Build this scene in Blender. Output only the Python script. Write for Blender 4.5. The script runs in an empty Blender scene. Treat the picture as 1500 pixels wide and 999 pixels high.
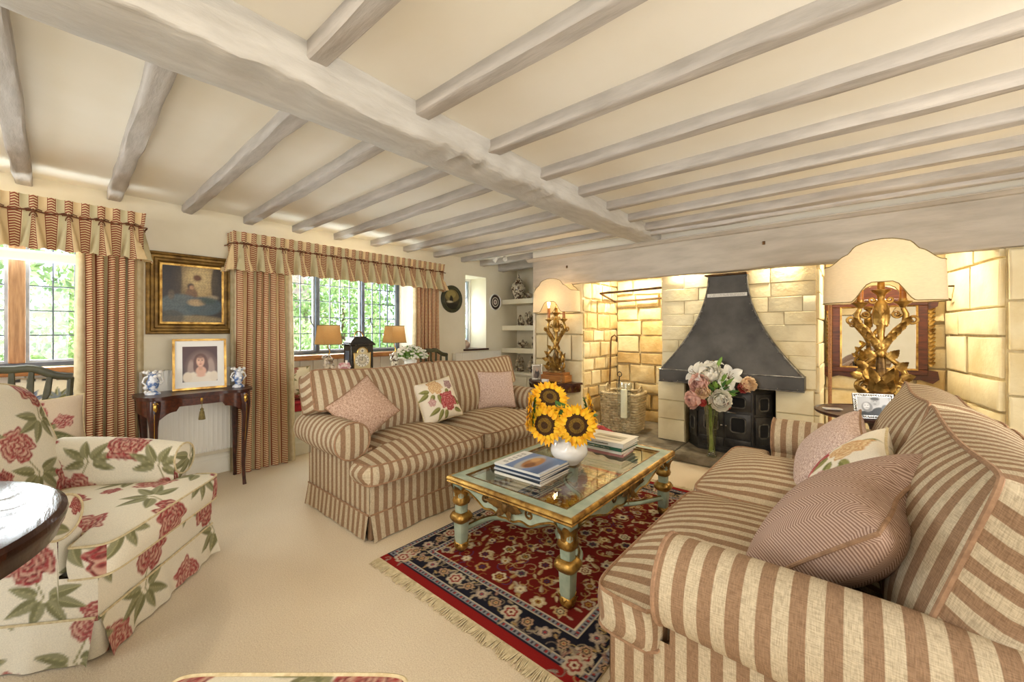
import bpy, bmesh, math, random
import numpy as np
from mathutils import Vector, Matrix, Euler
S = bpy.context.scene
C = S.collection
R = math.radians
PI = math.pi
rnd = random.Random(7)

# ------------------------------------------------------------------ camera
cam_d = bpy.data.cameras.new('camera'); cam = bpy.data.objects.new('camera', cam_d); C.objects.link(cam)
cam_d.sensor_width = 36.0; cam_d.lens = 585.0/1500*36; cam_d.clip_start = 0.02
cam_d.shift_y = -15.5/1500
cam.location = (0, 0, 1.25); cam.rotation_euler = (R(90), 0, R(40.52))
S.camera = cam

# ------------------------------------------------------------------ world, sun, daylight, exposure
S.view_settings.view_transform = 'Standard'; S.view_settings.look = 'None'
S.view_settings.gamma = 1.0; S.view_settings.use_curve_mapping = False
S.view_settings.exposure = 0.46
W = bpy.data.worlds.new('sky'); S.world = W; W.use_nodes = True
bg = W.node_tree.nodes['Background']; bg.inputs[0].default_value = (0.80, 0.90, 1.0, 1); bg.inputs[1].default_value = 1.9

def lamp(name, kind, loc, energy, col, size=0.1, size_y=None, rot=(0, 0, 0), spot=None):
    d = bpy.data.lights.new(name, kind); d.energy = energy; d.color = col
    if kind == 'AREA':
        d.size = size
        if size_y: d.shape = 'RECTANGLE'; d.size_y = size_y
    elif kind == 'SUN': d.angle = size
    else: d.shadow_soft_size = size
    if spot: d.spot_size = spot; d.spot_blend = 0.7
    o = bpy.data.objects.new(name, d); C.objects.link(o); o.location = loc; o.rotation_euler = rot
    return o
lamp('sun', 'SUN', (0, 0, 10), 4.5, (1, .95, .85), R(3), rot=(R(-28), R(38), 0))
# added fill lamps at made-up openings in the unseen rear and right walls
lamp('fill_rear', 'AREA', (-2.1, -2.92, 1.35), 34, (1, .98, .96), 2.8, 1.5, (R(-112), 0, R(180)))
lamp('fill_right', 'AREA', (2.82, .6, 1.35), 80, (1, .97, .93), 1.5, 2.6, (0, R(112), 0))
# daylight entering at the leaded windows
lamp('daylight_window_a', 'AREA', (-4.70, 2.2, 1.45), 85, (.93, .97, 1), 1.6, .95, (0, R(-90), 0))
lamp('daylight_window_b', 'AREA', (-4.70, -.35, 1.45), 75, (.93, .97, 1), 1.2, .95, (0, R(-90), 0))
lamp('daylight_window_c', 'AREA', (-4.72, 4.15, 1.5), 14, (.93, .97, 1), .36, .95, (0, R(-90), 0))

# ------------------------------------------------------------------ colour and node helpers
def lin(v): return v/12.92 if v <= .04045 else ((v+.055)/1.055)**2.4
def c(h):
    h = h.lstrip('#'); return tuple(lin(int(h[i:i+2], 16)/255) for i in (0, 2, 4))
def c4(h): return c(h)+(1.0,)

class G:
    """tiny node-graph helper"""
    def __init__(s, name, rough=.6, metal=0.0, spec=.4):
        s.m = bpy.data.materials.new(name); s.m.use_nodes = True
        s.nt = s.m.node_tree; s.n = s.nt.nodes; s.b = s.n['Principled BSDF']
        s.set('Roughness', rough); s.set('Metallic', metal); s.set('Specular IOR Level', spec)
    def set(s, k, v):
        i = s.b.inputs[k]
        if hasattr(v, 'is_output'): s.nt.links.new(v, i)
        elif isinstance(v, tuple) and len(v) == 3: i.default_value = v+(1.0,)
        else: i.default_value = v
    def node(s, t, **kw):
        n = s.n.new(t)
        for k, v in kw.items(): setattr(n, k, v)
        return n
    def link(s, a, i):
        if hasattr(a, 'is_output'): s.nt.links.new(a, i)
        elif a is not None:
            if isinstance(a, tuple) and len(a) == 3 and i.type == 'RGBA': a = a+(1.0,)
            i.default_value = a
    def coord(s, k='Object'): return s.node('ShaderNodeTexCoord').outputs[k]
    def scale(s, v, sc, rot=(0, 0, 0)):
        m = s.node('ShaderNodeMapping'); s.link(v, m.inputs[0]); m.inputs['Scale'].default_value = sc; m.inputs['Rotation'].default_value = rot
        return m.outputs[0]
    def noise(s, v, sc, det=4, rough=.55, dist=0):
        n = s.node('ShaderNodeTexNoise'); s.link(v, n.inputs['Vector']); n.inputs['Scale'].default_value = sc
        n.inputs['Detail'].default_value = det; n.inputs['Roughness'].default_value = rough; n.inputs['Distortion'].default_value = dist
        return n.outputs[0]
    def mth(s, op, a, b=None, cl=False):
        n = s.node('ShaderNodeMath', operation=op, use_clamp=cl); s.link(a, n.inputs[0])
        if b is not None: s.link(b, n.inputs[1])
        return n.outputs[0]
    def ramp(s, f, stops):
        n = s.node('ShaderNodeValToRGB'); s.link(f, n.inputs[0]); e = n.color_ramp.elements
        while len(e) < len(stops): e.new(.5)
        for k, (p, col) in enumerate(stops): e[k].position = p; e[k].color = col+(1.0,) if len(col) == 3 else col
        return n.outputs[0]
    def mix(s, f, a, b, bt='MIX'):
        n = s.node('ShaderNodeMix', data_type='RGBA', blend_type=bt)
        s.link(f, n.inputs[0]); s.link(a, n.inputs[6]); s.link(b, n.inputs[7]); return n.outputs[2]
    def bump(s, h, st=.3, d=.01):
        n = s.node('ShaderNodeBump'); n.inputs['Strength'].default_value = st; n.inputs['Distance'].default_value = d
        s.link(h, n.inputs['Height']); s.set('Normal', n.outputs[0])
    def sep(s, v):
        n = s.node('ShaderNodeSeparateXYZ'); s.link(v, n.inputs[0]); return n.outputs

def mat(name, a, b=None, rough=.6, metal=0, spec=.4, ns=12, det=4, lo=.35, hi=.65, bs=None, bst=.25, bd=.01, co='Object', stretch=(1, 1, 1)):
    g = G(name, rough, metal, spec)
    v = g.scale(g.coord(co), stretch)
    if b is None: g.set('Base Color', c(a))
    else: g.set('Base Color', g.ramp(g.noise(v, ns, det), [(lo, c(a)), (hi, c(b))]))
    if bs: g.bump(g.noise(v, bs, 5, .6), bst, bd)
    return g.m

def vcol_mat(name, rough=.85, weave=0, bst=.2, spec=.25, sheen=0):
    g = G(name, rough, 0, spec)
    a = g.node('ShaderNodeAttribute', attribute_name='Col').outputs[0]
    if weave:
        n = g.noise(g.coord('Object'), weave, 3)
        a = g.mix(.35, a, g.ramp(n, [(.3, (.55, .55, .55)), (.7, (1, 1, 1))]), 'MULTIPLY')
        g.bump(n, bst, .004)
    g.set('Base Color', a)
    return g.m

M = {}
M['plaster'] = mat('cream_plaster', '#e9e0ca', '#e3d9c0', .9, spec=.2, ns=3, bs=9, bst=.12)
M['ceiling'] = mat('ceiling_plaster', '#f3eee2', '#efe9da', .92, spec=.15, ns=2, bs=7, bst=.1)
M['beam'] = mat('grey_painted_beam', '#c6c1b8', '#b6b0a6', .75, spec=.25, ns=8, bs=22, bst=.5, bd=.012, stretch=(2.5, .5, 2.5))
M['joist'] = mat('grey_painted_joist', '#bfb8b0', '#aca59d', .75, spec=.25, ns=9, bs=20, bst=.35, bd=.01, stretch=(.5, 2.5, 2.5))
M['mantel'] = mat('painted_mantel', '#c0b6a8', '#aea496', .75, spec=.25, ns=7, bs=18, bst=.4, bd=.01, stretch=(.4, 2, 2))
M['stone'] = mat('cotswold_stone', '#e4d2a6', '#cfb582', .92, spec=.15, ns=7, det=7, bs=26, bst=.55, bd=.012)
M['stone2'] = mat('cotswold_stone_pale', '#eadcb6', '#dac698', .92, spec=.15, ns=5, det=7, bs=22, bst=.45, bd=.012)
M['stone3'] = mat('cotswold_stone_ochre', '#d8bd88', '#c4a46c', .92, spec=.15, ns=9, det=7, bs=30, bst=.55, bd=.012)
M['ashlar'] = mat('dressed_stone', '#ebdeba', '#e0cfa6', .92, spec=.15, ns=4, det=8, bs=30, bst=.4, bd=.008)
M['mortar'] = mat('lime_mortar', '#ddcca2', '#cbb68a', .95, spec=.1, ns=20, bs=40, bst=.5, bd=.01)
M['flag'] = mat('hearth_flagstone', '#8f8470', '#665c4b', .8, spec=.3, ns=8, det=7, bs=24, bst=.5, bd=.01)
M['white'] = mat('white_gloss_paint', '#efece4', None, .45)
M['panel'] = mat('white_panel_paint', '#f0ead9', '#e8e0cc', .6, ns=4)
M['oak'] = mat('oak', '#b27a44', '#8f5c30', .5, ns=9, stretch=(8, 1, 8), bs=30, bst=.2)
M['oakpale'] = mat('weathered_oak', '#b08a66', '#8d6a4c', .7, ns=9, stretch=(6, 6, .6), bs=30, bst=.3)
M['lead'] = mat('dark_window_metal', '#626a78', '#4c5462', .55, spec=.4)
M['casement'] = mat('painted_casement', '#b4b9c0', '#8f96a0', .5, ns=6)
M['cordage'] = mat('brown_cord', '#7a4a2c', '#5c3720', .8, ns=60)
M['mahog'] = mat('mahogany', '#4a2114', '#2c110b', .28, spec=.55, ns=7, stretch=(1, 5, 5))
M['mahog2'] = mat('mahogany_paler', '#5c2c16', '#3a190d', .28, spec=.55, ns=9, stretch=(1, 6, 6))  # slightly paler mahogany for aprons, drawer and mirror frame
M['darkoak'] = mat('dark_polished_oak', '#3a1d10', '#1f0e08', .17, spec=.2, ns=5, stretch=(1, 6, 1), bs=10, bst=.10)
M['greenwood'] = mat('green_painted_chair', '#4b4a33', '#37351f', .45, ns=12)
M['gilt'] = mat('gilt', '#c8a055', '#7a5626', .34, .8, ns=18, det=6, bs=40, bst=.4, bd=.006)
M['giltdull'] = mat('dull_gilt_frame', '#8a6a32', '#5a4018', .45, .55, ns=14, bs=30, bst=.3)
M['giltold'] = mat('antique_gold', '#94703a', '#4c351c', .42, .65, ns=16, det=6, bs=30, bst=.3, bd=.006)
M['brass'] = mat('brass', '#c8a050', None, .25, 1)
M['verdi'] = mat('pale_green_paint', '#b2bda8', '#93a391', .5, ns=14, det=6, bs=30, bst=.15)
M['iron'] = mat('black_iron', '#4a4744', '#2a2826', .40, .5, ns=7, det=6, bs=30, bst=.15)
M['hood'] = mat('blackened_hood_steel', '#3c3935', '#5a5650', .42, .65, ns=3, det=7, bs=14, bst=.08)
M['ironrim'] = mat('pale_iron_edge', '#7a756c', '#4a4640', .4, .7, ns=20)  # paler iron for hood strips, rivets and stove window rims
M['rust'] = mat('rusty_iron', '#7a5a36', '#4a3420', .8, .3, ns=14, bs=30, bst=.4)
M['darkpane'] = mat('dark_stove_pane', '#141210', '#0c0b0a', .9)  # near-black opaque panes of the stove doors
M['shade'] = None
M['wicker'] = mat('grey_wicker', '#d6c39c', '#a8946e', .7, ns=14)
M['china'] = mat('white_china', '#f4f2ee', None, .12, spec=.6)
M['wax'] = mat('cream_candle_wax', '#f3e8c8', None, .5)
M['stem'] = mat('green_stem', '#94a456', '#6c8238', .6, ns=10)
M['leaf'] = mat('green_leaf', '#4c7a34', '#2f5424', .5, ns=14)
M['leafpale'] = mat('fresh_green_leaf', '#8aa84a', '#5f8a34', .5, ns=14)
M['paper'] = mat('page_block', '#efeae0', '#d8d0c4', .8, ns=4, stretch=(1, 1, 90))
M['silver'] = mat('silver', '#c9c6c0', '#8c8a86', .25, 1, ns=30, bs=50, bst=.3)
M['black'] = mat('black_lacquer', '#201d1c', '#2c2826', .25, spec=.6, ns=6)
M['red'] = mat('red_seat_cloth', '#b8303a', '#a02530', .8, ns=20, bs=90, bst=.2)
M['redfelt'] = mat('red_felt', '#b04a44', '#8a2a2c', .9, ns=20)
M['radiator'] = mat('radiator_enamel', '#e9e4d8', None, .4)
M['piping'] = mat('brown_piping', '#a58264', '#8a6a50', .85, ns=60)
M['pipecream'] = mat('cream_piping', '#d8c8a0', '#c2ad84', .85, ns=60)
M['tassel'] = mat('olive_tassel', '#8a7a4a', '#6a5a34', .85, ns=60)
M['fringe'] = mat('cream_wool_fringe', '#d9c9a4', '#bba985', .95, ns=40)
M['box'] = mat('honey_wood', '#b07434', '#8a5220', .4, ns=8, stretch=(1, 1, 7))
M['blue'] = mat('delft_blue', '#5a7ab0', '#e6e8ec', .2, spec=.6, ns=22, lo=.45, hi=.55)
M['shelfchina'] = mat('brown_white_china', '#c9b9a0', '#54402e', .25, spec=.6, ns=22, lo=.45, hi=.6)
M['imari'] = mat('patterned_china', '#d8cdb8', '#5a4436', .2, spec=.6, ns=26, lo=.48, hi=.56)
M['pink'] = mat('pink_china', '#c98a92', '#e8d8d4', .25, spec=.6, ns=30, lo=.45, hi=.55)
M['copper'] = mat('copper_pot', '#b08a74', '#d8c4b4', .35, .3, ns=8)
M['lawn'] = mat('lawn', '#7fa050', '#5c8038', .9, ns=12)
M['gardenwall'] = mat('garden_stone', '#b9ae98', '#94886f', .9, ns=6, bs=16, bst=.5)
M['rooftile'] = mat('roof_tile', '#9a8f84', '#7a6f66', .9, ns=8)
for k, (a, b) in enumerate((('#c8dca0', '#93b46c'), ('#b0cc88', '#7c9c5c'), ('#dfe9c4', '#b4cc8c'))):
    M['bush%d' % k] = mat('bush_leaf_%d' % k, a, b, .6, ns=3)
M['bark'] = mat('bark', '#6a5440', '#4a3828', .9, ns=12, bs=20, bst=.5)

def g_carpet():
    g = G('beige_wool_carpet', .97, 0, .1); v = g.coord('Object')
    n = g.noise(v, 170, 3, .7); n2 = g.noise(v, 1.2, 3)
    a = g.ramp(n, [(.25, c('#c8b294')), (.75, c('#f2e4ca'))])
    g.set('Base Color', g.mix(.25, a, g.ramp(n2, [(.35, c('#d4c0a2')), (.65, c('#eadabe'))])))
    g.bump(n, .5, .006); return g.m
M['carpet'] = g_carpet()

def g_stripe(name, light, dark, pitch=.06):
    g = G(name, .92, 0, .15); u = g.sep(g.coord('UV'))
    f = g.mth('FRACT', g.mth('DIVIDE', u[0], pitch))
    t = g.mth('ABSOLUTE', g.mth('SUBTRACT', f, .5))
    k = g.ramp(t, [(.235, (0, 0, 0)), (.265, (1, 1, 1))])
    uv = g.coord('UV')
    n1 = g.noise(g.scale(uv, (420, 45, 1)), 1, 2); n2 = g.noise(g.scale(uv, (45, 420, 1)), 1, 2)
    w = g.mth('MULTIPLY', g.mth('ADD', n1, n2), .5)
    big = g.noise(uv, 5, 3)
    col = g.mix(k, c(light), c(dark))
    col = g.mix(.75, col, g.ramp(w, [(.38, (.58, .55, .52)), (.60, (1.08, 1.08, 1.08))]), 'MULTIPLY')
    col = g.mix(.2, col, g.ramp(big, [(.3, (.7, .66, .6)), (.7, (1, 1, 1))]), 'MULTIPLY')
    g.set('Base Color', col); g.bump(w, .35, .004); return g.m
M['stripe'] = g_stripe('striped_linen', '#cbbb9f', '#9c7e63')

def g_herring(name, a, b, per=.034, sl=.009):
    g = G(name, .95, 0, .12); u = g.sep(g.coord('UV'))
    tri = g.mth('ABSOLUTE', g.mth('SUBTRACT', g.mth('FRACT', g.mth('DIVIDE', u[0], per*2)), .5))
    ph = g.mth('FRACT', g.mth('ADD', g.mth('DIVIDE', u[1], sl), g.mth('MULTIPLY', tri, per*2/sl)))
    k = g.ramp(g.mth('ABSOLUTE', g.mth('SUBTRACT', ph, .5)), [(.18, (0, 0, 0)), (.32, (1, 1, 1))])
    n = g.noise(g.scale(g.coord('UV'), (400, 400, 1)), 1, 3)
    col = g.mix(g.mth('MULTIPLY', k, .85), c(a), c(b))
    col = g.mix(.4, col, g.ramp(n, [(.3, (.6, .6, .6)), (.7, (1, 1, 1))]), 'MULTIPLY')
    g.set('Base Color', col); g.bump(k, .25, .003); return g.m
M['herring'] = g_herring('herringbone_wool', '#c8ac9a', '#846454')
def g_tweed(name, a, b, sx=260, sy=60):
    g = G(name, .95, 0, .12); uv = g.coord('UV')
    n1 = g.noise(g.scale(uv, (sx, sy, 1)), 1, 2); n2 = g.noise(g.scale(uv, (sy, sx, 1)), 1, 2)
    w = g.mth('MULTIPLY', g.mth('ADD', n1, n2), .5)
    g.set('Base Color', g.ramp(w, [(.38, c(a)), (.6, c(b))])); g.bump(w, .4, .004); return g.m
M['tweed'] = g_tweed('pink_tweed', '#93705c', '#d6b8a2')
M['tweed2'] = g_tweed('lilac_tweed', '#a5877c', '#dcc6b8')

def g_curtain():
    """repeat of .30 m: ladder band / cream / olive-green / ladder band / peach-cream"""
    g = G('ladder_stripe_curtain', .9, 0, .15); u = g.sep(g.coord('UV'))
    p = g.mth('FRACT', g.mth('DIVIDE', u[0], .17))
    base = g.ramp(p, [(0, c('#e0cba0')), (.26, c('#e0cba0')), (.27, c('#e4c898')), (.5, c('#e4c898')), (.51, c('#e2cda4')), (.76, c('#e2cda4')), (.77, c('#cdbf96')), (1, c('#cdbf96'))])
    base.node.color_ramp.interpolation = 'CONSTANT'
    p2 = g.mth('FRACT', g.mth('DIVIDE', u[0], .085))
    d = g.mth('ABSOLUTE', g.mth('SUBTRACT', p2, .26))          # distance from band centre
    inb = g.mth('LESS_THAN', d, .25)
    ch = g.mth('FRACT', g.mth('ADD', g.mth('DIVIDE', u[1], .017), g.mth('MULTIPLY', d, 2.2)))
    lad = g.mth('GREATER_THAN', ch, .42)
    edge = g.mth('MULTIPLY', g.mth('GREATER_THAN', d, .215), inb)
    band = g.mix(lad, c('#e3cfa0'), c('#96503c'))
    band = g.mix(edge, band, c('#8a4a34'))
    col = g.mix(inb, base, band)
    n = g.noise(g.scale(g.coord('UV'), (300, 300, 1)), 1, 2)
    g.set('Base Color', g.mix(.3, col, g.ramp(n, [(.3, (.65, .65, .65)), (.7, (1, 1, 1))]), 'MULTIPLY'))
    return g.m
M['curtain'] = g_curtain()
M['lining'] = mat('cream_curtain_lining', '#dccdaa', '#cdbb94', .9, ns=20)

def g_shade(name, col, tr=.5, e=0):
    g = G(name, .9, 0, .1); nt = g.nt
    d = g.node('ShaderNodeBsdfDiffuse'); t = g.node('ShaderNodeBsdfTranslucent'); mx = g.node('ShaderNodeMixShader')
    n = g.noise(g.scale(g.coord('Object'), (40, 40, 220)), 1, 3)
    k = g.ramp(n, [(.3, tuple(q*.9 for q in c(col))), (.7, c(col))])
    nt.links.new(k, d.inputs[0]); nt.links.new(k, t.inputs[0]); mx.inputs[0].default_value = tr
    nt.links.new(d.outputs[0], mx.inputs[1]); nt.links.new(t.outputs[0], mx.inputs[2])
    nt.links.new(mx.outputs[0], g.n['Material Output'].inputs[0]); return g.m
M['shade'] = g_shade('parchment_lampshade', '#ead9b8', .30)
M['shadetan'] = g_shade('tan_lampshade', '#c9a26c', .45)
M['petalw'] = g_shade('white_petal', '#fdfaf0', .35)
M['petalp'] = g_shade('pink_petal', '#f0c8bc', .35)
M['petalc'] = g_shade('cream_petal', '#fae2c0', .35)
M['petalr'] = g_shade('red_petal', '#d86a64', .3)
M['petaly'] = mat('sunflower_petal', '#ffcf2a', '#f4a812', .6, ns=30)
M['disc'] = mat('sunflower_disc', '#3a2410', '#4e3416', .95, ns=160, bs=220, bst=.8, bd=.004)
M['disc2'] = mat('sunflower_ring', '#8a6a24', '#5a4018', .95, ns=160, bs=220, bst=.8, bd=.004)

def g_glass(name, tint=(1, 1, 1), refl=1.0, rough=0.0):
    g = G(name); nt = g.nt
    t = g.node('ShaderNodeBsdfTransparent'); t.inputs[0].default_value = tint+(1,)
    gl = g.node('ShaderNodeBsdfGlossy'); gl.inputs['Roughness'].default_value = rough
    lw = g.node('ShaderNodeLayerWeight'); lw.inputs[0].default_value = .5
    k = g.mth('MULTIPLY', g.mth('ADD', g.mth('MULTIPLY', g.mth('POWER', lw.outputs['Facing'], 5.0), .96), .04), refl, True); mx = g.node('ShaderNodeMixShader')
    nt.links.new(k, mx.inputs[0]); nt.links.new(t.outputs[0], mx.inputs[1]); nt.links.new(gl.outputs[0], mx.inputs[2])
    nt.links.new(mx.outputs[0], g.n['Material Output'].inputs[0]); return g.m
M['pane'] = g_glass('window_pane', (.97, .99, .99), .7)
M['tableglass'] = g_glass('table_glass', (.93, .97, .94), 1.2)
M['crystal'] = g_glass('clear_crystal', (.95, .97, .97), 1.6)
M['vaseglass'] = g_glass('vase_glass', (.93, .95, .84), 1.5)
g = G('mirror_glass', .02, 1); g.set('Base Color', (.86, .86, .84)); M['mirror'] = g.m
def g_emit(name, col, st):
    g = G(name); g.set('Base Color', (0, 0, 0)); g.set('Emission Color', col); g.set('Emission Strength', st); return g.m
M['bulb'] = g_emit('lit_bulb', (1, .72, .4), 5)
M['print'] = vcol_mat('printed_paper', .35, 0, spec=.4)
M['oil'] = vcol_mat('oil_paint', .4, 150, .15, spec=.4)
M['floral'] = vcol_mat('peony_linen', .85, 260, .15)
M['needle'] = vcol_mat('needlepoint', .95, 300, .4)
M['rugpile'] = vcol_mat('rug_pile', .97, 240, .5, spec=.1)
M['chinapaint'] = vcol_mat('painted_china', .15, 0, spec=.6)

# ------------------------------------------------------------------ mesh helpers
class MB:
    def __init__(s): s.v = []; s.f = []; s.uv = []; s.hasuv = False; s.ranges = []
    def add(s, vs, fs, uvs=None):
        o = len(s.v); s.v.extend(Vector(p) for p in vs); s.f.extend(tuple(i+o for i in f) for f in fs)
        if uvs: s.hasuv = True; s.uv.extend(uvs)
        else: s.uv.extend([(0, 0)]*len(vs))
        return s
    def merge(s, o, m=None):
        return s.add([m @ p if m else p for p in o.v], o.f, o.uv if o.hasuv else None)
    def xf(s, m): s.v = [m @ p for p in s.v]; return s
    def box(s, x0, x1, y0, y1, z0, z1, b=0):
        if b <= 0:
            return s.add([(x0, y0, z0), (x1, y0, z0), (x1, y1, z0), (x0, y1, z0), (x0, y0, z1), (x1, y0, z1), (x1, y1, z1), (x0, y1, z1)],
                         [(0, 3, 2, 1), (4, 5, 6, 7), (0, 1, 5, 4), (1, 2, 6, 5), (2, 3, 7, 6), (3, 0, 4, 7)])
        bm = bmesh.new(); bmesh.ops.create_cube(bm, size=1)
        for v in bm.verts: v.co = ((x0+x1)/2+v.co.x*(x1-x0), (y0+y1)/2+v.co.y*(y1-y0), (z0+z1)/2+v.co.z*(z1-z0))
        bmesh.ops.bevel(bm, geom=bm.edges[:], offset=b, segments=2, affect='EDGES', profile=.5)
        bm.verts.ensure_lookup_table(); bm.verts.index_update()
        s.add([v.co.copy() for v in bm.verts], [[v.index for v in f.verts] for f in bm.faces]); bm.free(); return s
    def grid(s, fn, nu, nv, uvf=None, cu=False, cv=False):
        vs = []; uv = []
        for i in range(nu + (0 if cu else 1)):
            for j in range(nv + (0 if cv else 1)):
                a, b = i/nu, j/nv; p = fn(a, b); vs.append(p); uv.append(uvf(a, b, p) if uvf else (a, b))
        W_ = nv + (0 if cv else 1); H_ = nu + (0 if cu else 1); fs = []
        for i in range(nu):
            for j in range(nv):
                i2 = (i+1) % H_; j2 = (j+1) % W_
                fs.append((i*W_+j, i2*W_+j, i2*W_+j2, i*W_+j2))
        return s.add(vs, fs, uv)
    def lathe(s, prof, n=24, ctr=(0, 0, 0), sq=0, caps=True):
        """sq>0 gives a squarish section"""
        vs = []; fs = []; k = len(prof)
        for r, z in prof:
            for i in range(n):
                t = 2*PI*i/n; cs, sn = math.cos(t), math.sin(t)
                if sq:
                    q = (abs(cs)**sq+abs(sn)**sq)**(-1/sq)
                else: q = 1
                vs.append((ctr[0]+r*q*cs, ctr[1]+r*q*sn, ctr[2]+z))
        for j in range(k-1):
            for i in range(n):
                a = j*n+i; b = j*n+(i+1) % n; fs.append((a, b, b+n, a+n))
        if caps:
            if prof[0][0] > 1e-4: fs.append(tuple(range(n-1, -1, -1)))
            if prof[-1][0] > 1e-4: fs.append(tuple(range((k-1)*n, k*n)))
        return s.add(vs, fs)
    def tube(s, path, r, n=8, closed=False, caps=True, flat=1.0):
        P = [Vector(p) for p in path]; k = len(P); rr = r if isinstance(r, (list, tuple)) else [r]*k
        vs = []; fs = []; prev = None
        for i, p in enumerate(P):
            if closed: t = P[(i+1) % k]-P[i-1]
            else: t = P[min(i+1, k-1)]-P[max(i-1, 0)]
            t = t.normalized() if t.length > 1e-9 else Vector((0, 0, 1))
            if prev is None:
                a = Vector((0, 0, 1)) if abs(t.z) < .9 else Vector((1, 0, 0)); nn = (a-t*a.dot(t)).normalized()
            else:
                nn = prev-t*prev.dot(t); nn = nn.normalized() if nn.length > 1e-6 else prev
            prev = nn; bb = t.cross(nn)
            for j in range(n):
                q = 2*PI*j/n; vs.append(p+nn*(math.cos(q)*rr[i]*flat)+bb*(math.sin(q)*rr[i]))
        for i in range(k if closed else k-1):
            i2 = (i+1) % k
            for j in range(n):
                j2 = (j+1) % n; fs.append((i*n+j, i*n+j2, i2*n+j2, i2*n+j))
        if caps and not closed:
            fs.append(tuple(range(n-1, -1, -1))); fs.append(tuple(range((k-1)*n, k*n)))
        return s.add(vs, fs)
    def prism(s, poly, a, b, axis='y', capt=True):
        """poly: 2D points; axis y -> poly is (x,z); x -> (y,z); z -> (x,y)"""
        n = len(poly)
        def P(q, d):
            return {'y': (q[0], d, q[1]), 'x': (d, q[0], q[1]), 'z': (q[0], q[1], d)}[axis]
        vs = [P(q, a) for q in poly]+[P(q, b) for q in poly]
        fs = [tuple(range(n)), tuple(range(2*n-1, n-1, -1))]+[(i, i+n, (i+1) % n+n, (i+1) % n) for i in range(n)]
        return s.add(vs, fs)
    def ball(s, ctr, r, nu=12, nv=8, jit=0, seed=0):
        q = random.Random(seed); rx, ry, rz = r if isinstance(r, (tuple, list)) else (r, r, r)
        def fn(a, b):
            t = 2*PI*a; p = PI*b-PI/2
            return (ctr[0]+rx*math.cos(p)*math.cos(t), ctr[1]+ry*math.cos(p)*math.sin(t), ctr[2]+rz*math.sin(p))
        return s.grid(fn, nu, nv, cu=True)

def obj(name, mb, m, parent=None, smooth=True, ang=40, loc=(0, 0, 0), rot=None, cols=None):
    me = bpy.data.meshes.new(name); me.from_pydata([tuple(p) for p in mb.v], [], mb.f)
    if mb.hasuv:
        uvl = me.uv_layers.new(name='UVMap'); idx = np.empty(len(me.loops), dtype=np.int32); me.loops.foreach_get('vertex_index', idx)
        uvl.data.foreach_set('uv', np.array(mb.uv, dtype=np.float32)[idx].ravel())
    if cols is not None:
        ca = me.color_attributes.new('Col', 'FLOAT_COLOR', 'POINT')
        a = np.ones((len(mb.v), 4), dtype=np.float32); a[:, :3] = cols; ca.data.foreach_set('color', a.ravel())
    me.materials.append(M[m] if isinstance(m, str) else m)
    bm = bmesh.new(); bm.from_mesh(me); bmesh.ops.recalc_face_normals(bm, faces=bm.faces[:]); bm.to_mesh(me); bm.free()
    if smooth:
        me.polygons.foreach_set('use_smooth', [True]*len(me.polygons)); me.set_sharp_from_angle(angle=R(ang))
    o = bpy.data.objects.new(name, me); C.objects.link(o)
    if parent: o.parent = parent
    o.location = loc
    if rot: o.rotation_euler = rot
    return o
def tag(o, label=None, cat=None, group=None, kind=None):
    if label: o['label'] = label
    if cat: o['category'] = cat
    if group: o['group'] = group
    if kind: o['kind'] = kind
    return o
def thing(name, label, cat, loc=(0, 0, 0), rotz=0, group=None):
    o = bpy.data.objects.new(name, None); C.objects.link(o); o.location = loc; o.rotation_euler = (0, 0, rotz)
    o.empty_display_size = .05
    return tag(o, label, cat, group)
def inst(src, parent, loc=None, name=None, rot=None, scale=None):
    o = src.copy(); C.objects.link(o); o.parent = parent
    if loc is not None: o.location = loc
    if rot is not None: o.rotation_euler = rot
    if scale is not None: o.scale = scale
    return o
def B(*a, b=0): return MB().box(*a, b=b)
def TR(loc, rot=(0, 0, 0), sc=(1, 1, 1)):
    return Matrix.Translation(loc) @ Euler(rot).to_matrix().to_4x4() @ Matrix.Diagonal((*sc, 1))
def sstep(a, b, x):
    t = min(1, max(0, (x-a)/(b-a))); return t*t*(3-2*t)

# ================================================================== SETTING
def struct(name, mb, m, label, cat, smooth=False):
    return tag(obj(name, mb, m, None, smooth), label, cat, None, 'structure')
ZC = 2.29; XW = -4.25
floor = struct('floor', B(-4.66, 3.0, -3.1, 5.4, -.1, 0), 'carpet', 'plain beige wool carpet covering the room floor', 'floor')

# ---- left (window) wall with three recesses
w = MB(); XO = -4.66
def wseg(y0, y1, z0, z1, xi=XW, xo=XO): w.box(xo, xi, y0, y1, z0, z1)
wseg(-3.1, -1.05, 0, 2.4); wseg(.32, 1.38, 0, 2.4); wseg(3.05, 3.94, 0, 2.4); wseg(4.365, 5.4, 0, 2.4)
for a, b in ((-1.05, .32), (1.38, 3.05)):
    wseg(a, b, 0, .40); wseg(a, b, .40, .95, -4.575); wseg(a, b, 1.99, 2.4)
wseg(3.94, 4.365, 0, .955); wseg(3.94, 4.365, 2.05, 2.4)
wall_left = struct('wall_left', w, 'plaster', 'cream plastered wall with three deep window recesses', 'wall')
for (a, b) in ((-1.05, .32), (1.38, 3.05)):                         # boarded panelling under the sills
    n = round((b-a)/.14); st = (b-a)/n
    src = None
    for i in range(n):
        if src is None: src = obj('panel', B(-4.575, -4.563, .003, st-.003, .40, .945, b=.003), 'panel', wall_left, False); src.location = (0, a, 0); continue
        if (a < 0 and a+i*st < -.6): continue
        q = inst(src, wall_left, (0, a+i*st, 0)); q.scale = (1, 1, 1)
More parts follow.
